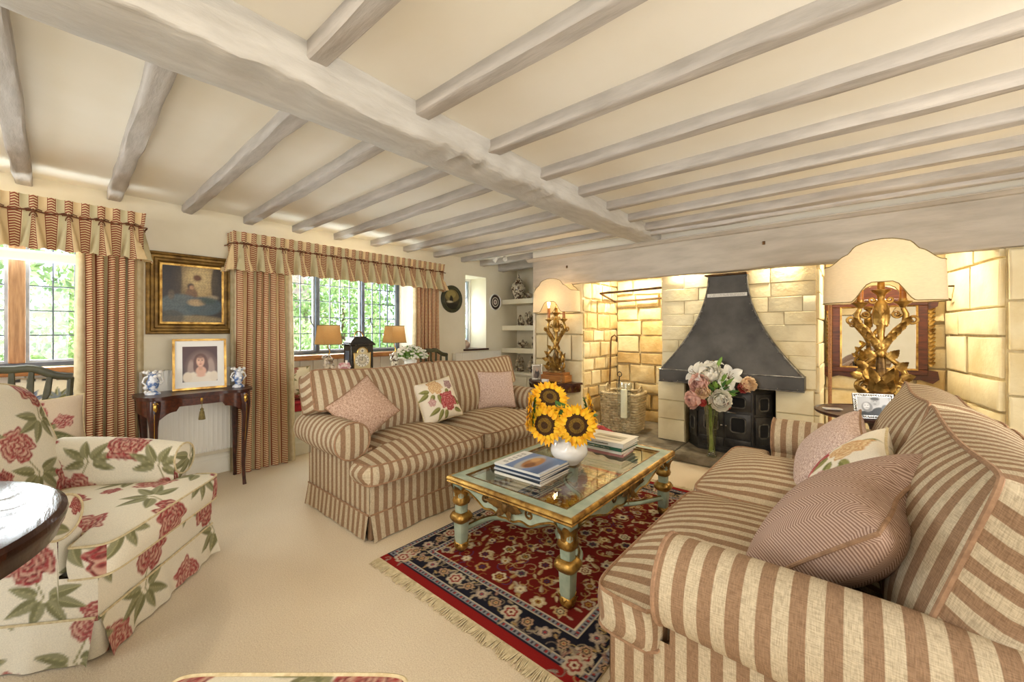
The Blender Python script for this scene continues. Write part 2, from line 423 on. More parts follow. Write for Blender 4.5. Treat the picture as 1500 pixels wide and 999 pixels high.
# baseboards
def skirting(name, y0, y1, label):
    pr = [(XW, 0), (XW+.022, 0), (XW+.022, .12), (XW+.016, .135), (XW+.016, .15), (XW+.008, .165), (XW, .17)]
    return struct(name, MB().prism(pr, y0, y1, 'y'), 'panel', label, 'baseboard')
skirting('baseboard_left', -3.0, 4.72, 'cream moulded skirting board along the window wall')

# ---- ceiling, main beam and joists
ceiling = struct('ceiling', B(-4.66, 3.0, -3.1, 4.25, ZC, ZC+.12), 'ceiling', 'cream plaster ceiling between grey painted joists', 'ceiling')
cl2 = obj('alcove_ceiling', B(-4.66, -3.22, 4.25, 5.4, ZC, ZC+.12), 'ceiling', ceiling, False)
def log(p0, p1, w0, h0, w1=None, h1=None, seed=0, seg=26, jit=.006, ch=.012, bumps=()):
    """timber from p0 to p1 (points on its top centre line); w along the horizontal normal"""
    q = random.Random(seed); p0 = Vector(p0); p1 = Vector(p1); d = (p1-p0).normalized(); n = Vector((0, 0, 1)).cross(d).normalized()
    w1 = w1 or w0; h1 = h1 or h0; mb = MB(); ns = 14; rows = []
    wob = [[q.uniform(-1, 1) for _ in range(6)] for _ in range(4)]
    for i in range(seg+1):
        t = i/seg; P = p0.lerp(p1, t); ww = (w0+(w1-w0)*t)/2; hh = h0+(h1-h0)*t
        o = [jit*sum(a*math.sin((k+1)*2.1*t*PI+k*1.7+a*5) for k, a in enumerate(r))/1.6 for r in wob]
        a, b, e, f = ww+o[0], ww+o[1], hh+o[2], hh+o[3]
        k = ch*(1+.6*math.sin(17*t+seed))
        sec = [(-a, .0), (-a, -e*.33), (-a+o[2]*.5, -e*.66), (-a, -e+k), (-a+k, -e), (-a*.4, -e+o[1]*.4), (0, -(e+f)/2+o[0]*.4), (b*.4, -f+o[3]*.3), (b-k, -f), (b, -f+k), (b+o[1]*.4, -f*.66), (b, -f*.33), (b, 0)]
        sec = [(x+q.uniform(-1, 1)*jit*.25, z+(q.uniform(-1, 1)*jit*.25 if z < 0 else 0)) for x, z in sec]
        rows.append([P+n*x+Vector((0, 0, z)) for x, z in sec])
    m_ = len(rows[0]); vs = [p for r in rows for p in r]; fs = []
    for i in range(seg):
        for j in range(m_-1): fs.append((i*m_+j, i*m_+j+1, (i+1)*m_+j+1, (i+1)*m_+j))
        fs.append((i*m_+m_-1, i*m_, (i+1)*m_, (i+1)*m_+m_-1))
    fs += [tuple(range(m_)), tuple(range(seg*m_, (seg+1)*m_))]
    return mb.add(vs, fs)
# main beam: right face x=-1.49 .. -1.55, bottom 2.08 .. 2.17
bm_ = log((-1.575, -3.0, ZC+.03), (-1.67, 4.2, ZC+.03), .25, .245, .27, .14, 3, 150, .009, .016)
q = random.Random(12)
for i, p in enumerate(bm_.v):                                     # adze damage along the lower right edge
    if p.z < ZC-.05:
        k = math.exp(-((p.y-1.75)/.55)**2)+.7*math.exp(-((p.y-3.75)/.3)**2)+.6*math.exp(-((p.y-.45)/.2)**2)
        if p.x > -1.66: p.z += k*abs(math.sin(p.y*61)*math.sin(p.y*23))*.05; p.x -= k*abs(math.sin(p.y*47+1))*.02
obj('main_beam', bm_, 'beam', ceiling, True, 50)
jl = [-2.3, -1.87, -1.44, -1.0, -.56, -.13, .30, .74, 1.18, 1.60, 2.02, 2.45, 2.89, 3.36, 3.85]
for k, y in enumerate(jl):
    obj('joist', log((XW+.002, y+.04, ZC+.01), (-1.62, y+.02*math.sin(k*3), ZC+.01), .078, .072, seed=k+20, jit=.0028, ch=.006), 'joist', ceiling, True, 45)
obj('joist', log((XW+.002, 4.28, ZC+.01), (-3.225, 4.28, ZC+.01), .1, .085, seed=61, jit=.005, seg=10), 'joist', ceiling, True, 45)
obj('joist', log((XW+.002, 4.70, ZC+.01), (-3.225, 4.70, ZC+.01), .12, .12, seed=62, jit=.005, seg=10), 'joist', ceiling, True, 45)
jr = [-2.1, -1.65, -1.2, -.74, -.28, .17, .62, 1.10, 1.59, 2.07, 2.52, 2.96, 3.39]
for k, y in enumerate(jr):
    obj('joist', log((-1.56, y+.03, ZC+.01), (3.0, y+.03+.02*math.sin(k*2), ZC+.01), .078, .070, seed=k+40, jit=.0028, ch=.006, seg=40), 'joist', ceiling, True, 45)
obj('joist', log((-1.56, 3.86, ZC+.01), (3.0, 3.88, ZC+.01), .17, .075, seed=71, jit=.004, seg=40), 'joist', ceiling, True, 45)
obj('joist', log((-1.56, 3.93, ZC-.01), (3.0, 3.95, ZC-.01), .07, .085, seed=72, jit=.004, seg=40), 'joist', ceiling, True, 45)

# ---- unseen rear and right walls, each with a wide opening added for the fill light
w = MB(); w.box(-4.66, -3.6, -3.2, -3.0, 0, 2.4); w.box(-.6, 3.0, -3.2, -3.0, 0, 2.4); w.box(-3.6, -.6, -3.2, -3.0, 0, .6); w.box(-3.6, -.6, -3.2, -3.0, 2.25, 2.4)
struct('wall_rear', w, 'plaster', 'cream plastered rear wall with a wide added opening', 'wall')
w = MB(); w.box(2.9, 3.1, -3.2, -.8, 0, 2.4); w.box(2.9, 3.1, 2.0, 5.4, 0, 2.4); w.box(2.9, 3.1, -.8, 2.0, 0, .6); w.box(2.9, 3.1, -.8, 2.0, 2.25, 2.4)
struct('wall_right', w, 'plaster', 'cream plastered right wall with a wide added opening', 'wall')

# ---- fireplace wall: mortar backing, stones, mantel beam
w = MB()
w.box(-3.20, -2.50, 4.25, 5.4, 0, 2.02)          # left pier mass
w.box(-3.22, 3.0, 4.22, 4.30, 2.16, ZC+.02)       # plaster above the mantel is a separate skin below
w.box(-2.55, 3.0, 5.14, 5.4, 0, 2.3)             # back of the inglenook
w.box(-1.585, -.245, 4.39, 5.2, .72, 2.3)        # chimney breast over the stove
w.box(-1.63, -1.345, 4.39, 5.2, 0, .72); w.box(-.545, -.26, 4.39, 5.2, 0, .72)
w.prism([(.79, 4.25), (3.0, 4.25), (3.0, 5.4), (.64, 5.4), (.64, 5.1)], 0, 2.05, 'z')
wall_back = struct('wall_back', w, 'mortar', 'honey coloured stone inglenook wall around the stove', 'wall')
obj('plaster_band', B(-3.222, 3.0, 4.195, 4.30, 2.15, ZC+.01), 'ceiling', wall_back, False)
obj('plaster_side', B(-3.222, -3.19, 4.2, 5.4, 0, ZC+.02), 'plaster', wall_back, False)
obj('inglenook_soffit', B(-2.6, 3.0, 4.3, 5.4, 2.04, 2.12), 'plaster', wall_back, False)
STN = ['stone', 'stone2', 'stone3', 'stone']
def stones(org, ud, nd, W_, z0, rows, wr, seed, depth=.05, gap=.010, jit=.006, mats=STN, skip=None, fixed=None, bv=.009):
    q = random.Random(seed); o = Vector(org); u = Vector(ud).normalized(); n = Vector(nd).normalized(); z = z0
    for rh in rows:
        x = -q.uniform(0, wr[0]*.6) if fixed is None else 0
        while x < W_-.01:
            ww = q.uniform(*wr); xa, xb = max(0, x), min(W_, x+ww)
            if W_-xb < wr[0]*.35: xb = W_
            x = xb if xb == W_ else x+ww
            if xb-xa < .03: continue
            if skip and skip((xa+xb)/2, z+rh/2): continue
            dj = q.uniform(-.008, .010)*(bv/.009); J = lambda: q.uniform(-jit, jit)
            ring = [(xa+gap/2+abs(J()), z+gap/2+abs(J())), (xb-gap/2-abs(J()), z+gap/2+abs(J())), (xb-gap/2-abs(J()), z+rh-gap/2-abs(J())), (xa+gap/2+abs(J()), z+rh-gap/2-abs(J()))]
            # eight point outline with bowed edges
            out = []
            for i in range(4):
                a, b = ring[i], ring[(i+1) % 4]; out.append(a); out.append(((a[0]+b[0])/2+J()*.5, (a[1]+b[1])/2+J()*.5))
            cx_ = sum(p[0] for p in out)/8; cz_ = sum(p[1] for p in out)/8; vs = []
            bev = min(bv, .12*min(xb-xa, rh))
            for lev, dd, ins in ((0, -.03, 0), (1, depth+dj-bev*.6, 0), (2, depth+dj, bev)):
                for (px, pz) in out:
                    L_ = math.hypot(cx_-px, cz_-pz) or 1
                    px2 = px+(cx_-px)/L_*ins*1.3; pz2 = pz+(cz_-pz)/L_*ins*1.3
                    vs.append(o+u*px2+n*(dd+(J()*.4*bv/.009 if lev == 2 else 0))+Vector((0, 0, pz2)))
            vs.append(o+u*cx_+n*(depth+dj+J()*.5*bv/.009)+Vector((0, 0, cz_)))
            fs = [(i, (i+1) % 8, (i+1) % 8+8, i+8) for i in range(8)]+[(i+8, (i+1) % 8+8, (i+1) % 8+16, i+16) for i in range(8)]+[(i+16, (i+1) % 8+16, 24) for i in range(8)]
            obj('stone', MB().add(vs, fs), q.choice(mats), wall_back, True, 28)
        z += rh
    return z
# left pier front (big blocks), its inner side, niche back, ashlar chimney breast, right niche, right splay
stones((-3.19, 4.25, 0), (1, 0, 0), (0, -1, 0), .71, 0, [.30, .30, .28, .32, .26, .36], (.3, .5), 1, .045, mats=['stone2', 'ashlar'])
stones((-2.50, 4.22, 0), (0, 1, 0), (1, 0, 0), .92, .05, [.17, .2, .14, .19, .16, .2, .15, .21, .17, .2, .22], (.16, .34), 2, .03, .014, .010)
stones((-2.47, 5.14, 0), (1, 0, 0), (0, -1, 0), .86, .05, [.17, .2, .14, .24, .16, .22, .2, .17, .17, .2, .15], (.2, .48), 3, .04, .014, .010, ['stone', 'stone2', 'stone3'])
for x0, x1 in ((-1.63, -1.345), (-.545, -.26)):
    stones((x0, 4.39, 0), (1, 0, 0), (0, -1, 0), x1-x0, .07, [.23, .2, .22], (.3, .5), 4, .025, .006, .003, ['ashlar', 'stone2'], bv=.004)
stones((-1.585, 4.39, 0), (1, 0, 0), (0, -1, 0), 1.34, .73, [.17, .12, .13, .15, .12, .14, .13, .16, .16], (.25, .62), 5, .014, .004, .002, ['ashlar', 'ashlar', 'stone2'], bv=.003)
stones((-1.585, 5.1, 0), (0, -1, 0), (-1, 0, 0), .70, .07, [.21, .22, .2, .23, .2, .22, .24, .2, .2], (.3, .6), 6, .02, .006, .003, ['ashlar'])
stones((-.245, 4.40, 0), (0, 1, 0), (1, 0, 0), .72, .07, [.21, .22, .2, .23, .2, .22, .24, .2, .2], (.3, .6), 7, .02, .006, .003, ['ashlar'])
stones((-.22, 5.14, 0), (1, 0, 0), (0, -1, 0), .84, .05, [.2, .22, .2, .24, .18, .22, .2, .22, .25], (.25, .5), 8, .03, .012, .008)
dx, dy = .15, -.85; L_ = math.hypot(dx, dy)
stones((.64, 5.1, 0), (dx, dy, 0), (dy/L_, -dx/L_, 0), L_, .05, [.34, .3, .22, .3, .2, .34, .24], (.3, .62), 9, .03, .010, .008, ['stone2', 'ashlar', 'stone2'])
stones((.79, 4.25, 0), (1, 0, 0), (0, -1, 0), 1.6, .05, [.4, .36, .3, .34, .35], (.3, .7), 10, .04, .010, .006, ['stone2', 'ashlar'])
# mantel beam and its shelf moulding
obj('mantel_beam', log((-3.218, 4.25, 2.165), (2.98, 4.25, 2.165), .115, .345, .115, .36, 81, 70, .006, .012), 'mantel', wall_back, True, 45)
obj('mantel_shelf', MB().prism([(4.195, 2.15), (4.165, 2.155), (4.14, 2.175), (4.13, 2.178), (4.13, 2.19), (4.195, 2.192)], -3.29, 2.98, 'x'), 'mantel', wall_back, False)
for xx in (-2.7, -.62, .95): obj('peg_hole', B(xx, xx+.02, 4.186, 4.2, 2.02, 2.05), 'rust', wall_back, False)
# hearth of flagstones
hearth = struct('hearth', B(-2.5, .62, 3.95, 5.16, 0, .045), 'mortar', 'raised grey stone hearth in front of the stove', 'hearth')
for x0, x1, y0, y1 in ((-2.46, -1.92, 3.94, 4.5), (-1.91, -1.34, 3.93, 4.5), (-1.33, -.78, 3.92, 4.42), (-.77, -.2, 3.93, 4.42), (-.19, .6, 3.94, 4.5), (-2.46, -1.64, 4.51, 5.1), (-.23, .6, 4.51, 5.1), (-1.33, -.56, 4.43, 5.0)):
    mb = B(x0, x1, y0, y1, .002, .07, b=.012)
    for p in mb.v: p.x += rnd.uniform(-.006, .006); p.y += rnd.uniform(-.008, .008); p.z += rnd.uniform(-.003, .003)
    obj('flagstone', mb, 'flag', hearth, True, 60)
# ---- alcove: rear wall, shelves, cupboard
struct('wall_alcove', B(-4.66, -3.2, 5.1, 5.4, 0, 2.4), 'plaster', 'cream plastered back wall of the shelved alcove', 'wall')
for k, z in enumerate((1.735, 1.325, .975)):
    tag(obj('alcove_shelf', B(-4.245, -3.225, 4.72, 5.095, z-.075, z, b=.004), 'plaster', None, False), ['thick cream shelf below the alcove ceiling holding the lidded jar', 'thick cream alcove shelf under the jar shelf', 'thick cream alcove shelf above the cupboard'][k], 'shelf', 'cream alcove shelves')
cup = thing('alcove_cupboard', 'low cream built-in cupboard under the alcove shelves', 'cupboard', (-3.735, 4.72, 0))
obj('body', B(-.51, .51, .02, .37, 0, .57), 'panel', cup, False); obj('top', B(-.51, .51, -.02, .37, .57, .61, b=.005), 'panel', cup, False)
for s in (-1, 1):
    d = obj('door', B(s*.255-.24, s*.255+.24, 0, .02, .06, .54, b=.004), 'panel', cup, False); obj('knob', MB().ball((s*.06, -.015, .3), .013), 'brass', d)

# ---- windows
def window(name, x, y0, y1, z0, z1, lights, mull, frame, label, sill=True, pw=.12, ph=.178, sillm='oak', handles=()):
    t = bpy.data.objects.new(name, None); C.objects.link(t); t.location = (x, (y0+y1)/2, z0); tag(t, label, 'window', None, 'structure')
    oy, oz = -(y0+y1)/2, -z0
    f = MB(); fw = .028
    f.box(-.05, .03, y0+oy, y1+oy, 0, fw); f.box(-.05, .03, y0+oy, y1+oy, z1-z0-fw, z1-z0); f.box(-.05, .03, y0+oy, y0+oy+fw, fw, z1-z0-fw); f.box(-.05, .03, y1+oy-fw, y1+oy, fw, z1-z0-fw)
    obj('frame', f, frame, t, False)
    for i in range(len(lights)-1):
        a, b = lights[i][1], lights[i+1][0]; obj('mullion', B(-.05, .04, a+oy, b+oy, fw, z1-z0-fw, b=.006), mull, t, False)
    src = {}
    for (a, b) in lights:
        a += oy; b += oy; zz0, zz1 = fw, z1-z0-fw; cf = .018
        cs = MB(); cs.box(-.02, .012, a, b, zz0, zz0+cf); cs.box(-.02, .012, a, b, zz1-cf, zz1); cs.box(-.02, .012, a, a+cf, zz0+cf, zz1-cf); cs.box(-.02, .012, b-cf, b, zz0+cf, zz1-cf)
        cas = obj('casement', cs, 'casement', t, False)
        ny = max(1, round((b-a-2*cf)/pw)); nz = max(1, round((zz1-zz0-2*cf)/ph)); sy = (b-a-2*cf)/ny; sz = (zz1-zz0-2*cf)/nz
        le = MB()
        for i in range(1, ny): le.box(-.010, .004, a+cf+i*sy-.0045, a+cf+i*sy+.0045, zz0+cf, zz1-cf)
        for j in range(1, nz): le.box(-.009, .003, a+cf, b-cf, zz0+cf+j*sz-.0045, zz0+cf+j*sz+.0045)
        if len(le.v): obj('lead_came', le, 'lead', cas, False)
        key = (round(sy, 4), round(sz, 4)); 
        for i in range(ny):
            for j in range(nz):
                L_ = (-.004, a+cf+(i+.5)*sy, zz0+cf+(j+.5)*sz)
                if key not in src: src[key] = obj('pane', B(-.0015, .0015, -sy/2+.003, sy/2-.003, -sz/2+.003, sz/2-.003), 'pane', cas, False, loc=L_)
                else: inst(src[key], cas, L_)
    for hy in handles:
        h = MB(); h.tube([(.012, hy+oy, .42), (.05, hy+oy, .42), (.055, hy+oy+.01, .36), (.06, hy+oy+.035, .30)], [.008, .008, .007, .005], 6); obj('latch', h, 'iron', t)
    if sill: obj('sill', B(.012, .20, y0+oy-.02, y1+oy+.0, -.055, -.002, b=.006), sillm, t, False)
    return t
window('window_1', -4.60, -1.05, .32, .985, 1.99, [(-1.01, -.58), (-.50, -.17), (-.09, .285)], 'oakpale', 'lead', 'leaded casement window with pale oak mullions beside the armchair')
window('window_2', -4.60, 1.38, 3.05, .985, 1.99, [(1.41, 1.965), (2.005, 2.515), (2.55, 3.02)], 'lead', 'lead', 'leaded three-light window with dark frame behind the striped sofa', handles=(1.90, 2.62))
window('window_3', -4.62, 3.94, 4.365, .985, 2.05, [(3.975, 4.33)], 'lead', 'white', 'tall narrow window in a deep white reveal by the alcove', sill=False, pw=.15, ph=.25)
tag(obj('trim_1', B(-4.62, -4.22, 3.90, 4.40, .955, .982, b=.005), 'mahog', None, False), 'dark wooden sill board of the narrow window', 'sill', None, 'structure')

t = thing('roller_blind', 'rolled white blind at the head of the oak-mullioned window', 'blind', (-4.50, -.365, 1.80)); obj('roll', MB().tube([(0, -.67, 0), (0, .67, 0)], .028, 12), 'white', t); obj('bottom_bar', B(-.004, .004, -.66, .66, -.05, -.03), 'white', t, False); obj('cloth', B(.024, .027, -.66, .66, -.045, .0), 'white', t, False)
# ---- window seats
for (a, b, lab) in ((-1.05, .32, 'red box cushion on the window seat behind the shield-back chair with the floral cushion'), (1.38, 3.05, 'red box cushion on the window seat behind the striped sofa')):
    tag(obj('window_seat', B(-4.56, -4.24, a+.005, b-.005, .402, .43, b=.004), 'panel', None, False), 'cream window seat board '+('by the armchair window' if a < 0 else 'behind the striped sofa'), 'window seat', 'window seats')
    t = thing('seat_cushion', lab, 'cushion', (-4.40, (a+b)/2, .432)); h = (b-a)/2-.02
    mb = B(-.15, .16, -h, h, 0, .09, b=.025); obj('pad', mb, 'red', t, True, 70)
    for z in (.012, .082): obj('piping', MB().tube([(-.145, -h, z), (.155, -h, z), (.158, h, z), (-.145, h, z)], .006, 6, True), 'red', t)
# ---- ceiling spotlights: one by the alcove, two added out of view as fill
def twinspot(label, loc, aim=None, e=0):
    t = thing('ceiling_spotlight', label, 'spotlight', loc, 0, 'ceiling spotlights')
    obj('base_plate', MB().lathe([(.045, -.001), (.045, -.015), (.03, -.02)], 20), 'white', t)
    for s in (-1, 1):
        a_ = MB().tube([(0, 0, -.015), (s*.05, 0, -.05), (s*.07, -.01, -.06)], .007, 6); r_ = obj('spot_arm', a_, 'white', t)
        obj('spot_head', MB().lathe([(.012, 0), (.022, -.01), (.03, -.06), (.026, -.06), (.02, -.02)], 16).xf(TR((s*.075, -.01, -.055), (R(-35), R(-s*30), 0))), 'white', r_)
    if aim:
        p = Vector(loc)+Vector((0, 0, -.16)); d = Vector(aim)-p
        lamp('added_spot_fill', 'SPOT', p, e, (1, .88, .70), .06, rot=d.to_track_quat('-Z', 'Y').to_euler(), spot=R(75))  # fill beam, used only by the two added fixtures
twinspot('small white twin spotlight on the ceiling near the alcove', (-3.62, 4.02, ZC))
twinspot('added white twin spotlight between the joists above the second sofa', (1.0, 1.35, ZC), (-.9, 4.2, .6), 48)  # added fixture, brightens the fireplace and its flowers
twinspot('added white twin spotlight between the joists near the rear wall', (-.9, -1.0, ZC), (-1.9, 2.6, .4), 60)  # added fixture behind the camera, brightens the seating

# ---- garden beyond the windows
tag(obj('lawn', MB().grid(lambda a, b: (-4.8-22*a, -10+26*b, -.25+.5*a*a+.03*math.sin(9*b+5*a)), 20, 20), 'lawn', None), 'sunlit green lawn outside the leaded windows', 'lawn', None, 'structure')
def bush(x, y, z0, rx, ry, rz, n, m, label, seed, ls=.10, cat='shrub', group='garden shrubs'):
    q = random.Random(seed); t = thing('garden_shrub', label, cat, (x, y, z0), 0, group)
    mb = MB()
    for i in range(n):
        u = q.uniform(-1, 1); th = q.uniform(0, 2*PI); rr = q.uniform(.72, 1.02)*(1+.16*math.sin(5*th+seed)*math.cos(4*u+seed)); s_ = math.sqrt(1-u*u)
        p = Vector((rx*rr*s_*math.cos(th), ry*rr*s_*math.sin(th), rz*(1+rr*u)))
        L1 = ls*q.uniform(.6, 1.3); e = Euler((q.uniform(0, 6.3), q.uniform(0, 6.3), q.uniform(0, 6.3))).to_matrix()
        mb.add([p+e @ Vector(k) for k in ((-L1*.5, 0, 0), (0, -L1*.28, L1*.06), (L1*.55, 0, 0), (0, L1*.28, L1*.06))], [(0, 1, 2, 3)])
    tag(obj('foliage', mb, m, t, False), kind='stuff')
    obj('stem', MB().tube([(0, 0, 0), (.05, .02, rz*.7), (0, .05, rz*1.5)], [.06, .05, .02], 7), 'bark', t)
for a in ((-7.4, .35, -.2, .8, .75, 1.0, 2400, 'bush0', 'bright yellow-green rounded shrub outside the oak-mullioned window', 1, .09),
          (-7.0, -1.3, -.2, .7, .75, .8, 1800, 'bush2', 'pale low shrub outside the oak-mullioned window', 2, .09),
          (-10.3, -.6, -.2, 1.4, 1.5, 2.0, 3600, 'bush1', 'tall green hedge plant behind the pale low shrub', 3, .14),
          (-7.6, 2.6, -.2, .85, .9, .9, 2400, 'bush2', 'pale leafy shrub outside the three-light window', 4, .09),
          (-9.3, 4.6, -.2, 1.0, 1.1, 1.5, 3200, 'bush0', 'big light green shrub outside the three-light window', 5, .12),
          (-7.2, 4.55, -.2, .6, .7, .75, 1500, 'bush1', 'small mid green shrub outside the three-light window', 6, .09),
          (-10.7, 3.0, -.2, 1.0, 1.1, 2.0, 3200, 'bush1', 'dense tall hedge plant between the two garden views', 7, .14),
          (-12.0, 7.0, -.2, 1.5, 1.9, 2.3, 3200, 'bush1', 'broad tree crown at the end of the garden', 8, .18),
          (-8.2, 7.2, -.2, 1.0, 1.2, 1.2, 2200, 'bush2', 'pale shrub outside the narrow window', 9, .12)):
    bush(*a)
gw = thing('garden_wall', 'grey stone garden outhouse with a tiled roof beyond the shrubs', 'outhouse', (-15.5, 4.0, -.2))
obj('wall', B(-1, 1, -2, 2, 0, 2.3), 'gardenwall', gw, False); obj('roof', MB().prism([(-1.3, 2.2), (1.3, 2.2), (0, 3.6)], -2.2, 2.2, 'y'), 'rooftile', gw, False)

# ================================================================== SOFT FURNISHINGS
def boxcushion(x0, x1, yl, yr, zb, zt, crown=.05, crownb=.015, ns=26, nt=30, rc=.03, bulge=.012, pipe=.006, spow=4, nside=5, endax='x'):
    """yl(x), yr(x) give the two ends. Returns fabric MB and piping MB. Stripe coordinate u is y, or x on the end walls."""
    g = lambda s: 1-abs(2*s-1)**spow
    def P(s, t, z, cr):
        x = x0+(x1-x0)*s; a, b = yl(x), yr(x); y = a+(b-a)*t
        k = (abs(2*s-1)**10)*(abs(2*t-1)**10)
        x -= math.copysign(rc*k, 2*s-1); y -= math.copysign(rc*k, 2*t-1)
        return Vector((x, y, z+cr*g(s)*g(t)))
    f = MB(); p = MB()
    f.grid(lambda s, t: P(s, t, zt, crown), ns, nt, lambda s, t, q: (q.y, q.x))
    f.grid(lambda s, t: P(s, t, zb, -crownb), ns, nt, lambda s, t, q: (q.y, q.x))
    def strip(fn, n, ax, nrm):
        def S_(a, b):
            lo, hi = fn(a, zb), fn(a, zt); q = lo.lerp(hi, b); return q+Vector(nrm)*bulge*math.sin(PI*b)*(1-abs(2*a-1)**8)
        f.grid(S_, n, nside, lambda a, b, q: ((q.y, q.z) if ax == 'y' else (q.x+abs(q.y), q.z)))
    strip(lambda a, z: P(1, a, z, 0), nt, 'y', (1, 0, 0)); strip(lambda a, z: P(0, a, z, 0), nt, 'y', (-1, 0, 0))
    strip(lambda a, z: P(a, 0, z, 0), ns, 'x', (0, -1, 0)); strip(lambda a, z: P(a, 1, z, 0), ns, 'x', (0, 1, 0))
    for z in (zt, zb):
        path = [P(i/ns, 0, z, 0) for i in range(ns)]+[P(1, i/nt, z, 0) for i in range(nt)]+[P(1-i/ns, 1, z, 0) for i in range(ns)]+[P(0, 1-i/nt, z, 0) for i in range(nt)]
        p.tube(path, pipe, 6, True)
    return f, p

def sofa(name, label, loc, rotz, HL=.945, D=.88, seath=.455, group=None, bx=.265, bo=.045, bn=.19):
    """local: faces +x, length along y, back at x=0"""
    t = thing(name, label, 'sofa', loc, rotz, group)
    ob = .115; AR = .115; az = .565; AX0, AX1 = .03, D-.23
    # base
    f = MB()
    f.grid(lambda a, b: (D-.05+.004*math.sin(PI*b), -HL+2*HL*a, .15+.19*b), 40, 3, lambda a, b, p: (p[1], p[2]))
    for s in (-1, 1):
        f.grid(lambda a, b: ((D-.05)*a, s*HL, .15+.22*b), 20, 3, lambda a, b, p: (p[0], p[2]))
        f.grid(lambda a, b: (AX1+(D-.05-AX1)*a, s*HL-s*.20*b, .34), 4, 4, lambda a, b, p: (p[0], p[1]))
    f.grid(lambda a, b: (0, -HL+2*HL*a, .15+.6*b), 40, 4, lambda a, b, p: (p[1], p[2]))
    f.grid(lambda a, b: ((D-.05)*a, -HL+2*HL*b, .335), 4, 4, lambda a, b, p: (p[1], p[0]))
    obj('base', f, 'stripe', t, True, 30)
    # skirt: four separate panels with kick-pleats at the corners
    def skirtpanel(fn, n, ax):
        k = MB(); k.grid(fn, n, 4, lambda a, b, p: ((p[1], p[2]) if ax == 'y' else (p[0], p[2])))
        o = obj('skirt', k, 'stripe', t, True, 60)
        pt = [fn(i/n, 1) for i in range(n+1)]; obj('piping', MB().tube(pt, .006, 6), 'piping', o)
    fl = .022
    def wave(a): return .006*math.sin(a*23)+.004*math.sin(a*51+1)
    def kick(a): return .02*(max(0, 1-a/.04)**2+max(0, 1-(1-a)/.04)**2)
    skirtpanel(lambda a, b: (D-.045+(fl+wave(a)+kick(a))*(1-b), -HL+.004+(2*HL-.008)*a, .008+.147*b), 60, 'y')
    skirtpanel(lambda a, b: (-.006-fl*(1-b), -HL+.004+(2*HL-.008)*a, .008+.147*b), 40, 'y')
    for s in (-1, 1):
        skirtpanel(lambda a, b: (.004+(D-.058)*a, s*(HL+.006+(fl*.6+wave(a)*.5+kick(a)*.6)*(1-b)), .008+.147*b), 30, 'x')
        obj('kick_pleat', B(D-.075, D-.045, s*(HL-.015)-.012, s*(HL-.015)+.012, .01, .15), 'stripe', t, False)
    # arms: vertical outer panel and scroll
    for s in (-1, 1):
        yc = s*(HL+.01); prof = []
        for i in range(4): prof.append((s*HL, .34+(.49-.34)*i/3))
        for i in range(25):
            th = R(-75)+R(300)*i/24                         # from outer underside, over the top, to inner side
            prof.append((yc+s*AR*math.cos(th), az+AR*math.sin(th)))
        for i in range(1, 5): prof.append((s*(HL-.12), az-.09-(.14)*i/4))
        arc = [0]
        for i in range(1, len(prof)): arc.append(arc[-1]+math.dist(prof[i], prof[i-1]))
        n = len(prof)-1
        def F(a, b):
            y, z = prof[round(b*n)]; k = .93+.07*sstep(0, .4, a)+.02*math.sin(PI*a)
            return (AX0+(AX1-AX0)*a, yc+(y-yc)*k, az+(z-az)*k)
        k = MB(); k.grid(F, 24, n, lambda a, b, p: (p[0], arc[round(b*n)]))
        ar = obj('arm', k, 'stripe', t, True, 70)
        # scroll front
        k = MB(); ctr = (AX1+.012, yc, az)
        k.grid(lambda a, b: (AX1+.012*(1-b**3), yc+s*AR*b*math.cos(2*PI*a), az+AR*b*math.sin(2*PI*a)), 28, 5, lambda a, b, p: (p[1], p[2]), cu=True)
        k.grid(lambda a, b: (AX1+.001, s*(HL-.12+.12*a), .34+.16*b), 5, 4, lambda a, b, p: (p[1], p[2]))
        obj('arm_front', k, 'stripe', ar, True, 60)
        obj('piping', MB().tube([(AX1+.002, yc+AR*1.0*math.cos(2*PI*i/32), az+AR*1.0*math.sin(2*PI*i/32)) for i in range(32)], .006, 6, True), 'piping', ar)
    # back frame
    k = MB(); k.grid(lambda a, b: ((.0, .0, .03, .10, .17, .19)[round(b*5)], -HL+.08+2*(HL-.08)*a, (.50, .66, .72, .73, .70, .40)[round(b*5)]), 40, 5, lambda a, b, p: (p[1], p[2]))
    for s in (-1, 1): k.grid(lambda a, b: (.19*a, s*(HL-.08), .45+.25*b), 4, 4, lambda a, b, p: (p[0], p[2]))
    obj('back', k, 'stripe', t, True, 50)
    # seat cushions (T-shaped, wrapping the arm fronts)
    inn = HL-.125; out = HL+.03; gapc = .006
    for s in (-1, 1):
        def outer(x): return inn+(out-inn)*sstep(AX1+.0, AX1+.045, x)
        if s < 0: yl = lambda x: -outer(x); yr = lambda x: -gapc
        else: yl = lambda x: gapc; yr = lambda x: outer(x)
        f, p = boxcushion(.17, D, yl, yr, seath-.115, seath, .085, .004, 40, 34, .02, .028, spow=2.6)
        sc = obj('seat_cushion', f, 'stripe', t, True, 60); obj('piping', p, 'piping', sc)
    # back cushions (T-shaped over the arms), leaning back
    for s in (-1, 1):
        # local frame: x' = up along the cushion, y' = along sofa, z' = forward
        H = .51
        def outer(x): return (inn+.01)+(out+bo-inn)*sstep(bn, bn+.045, x)
        if s < 0: yl = lambda x: -outer(x); yr = lambda x: -gapc
        else: yl = lambda x: gapc; yr = lambda x: outer(x)
        f, p = boxcushion(0, H, yl, yr, -.09, .10, .075, .03, 36, 34, .012, .024, spow=2.6)
        th = R(17); up = Vector((-math.sin(th), 0, math.cos(th))); fw = Vector((math.cos(th), 0, math.sin(th)))
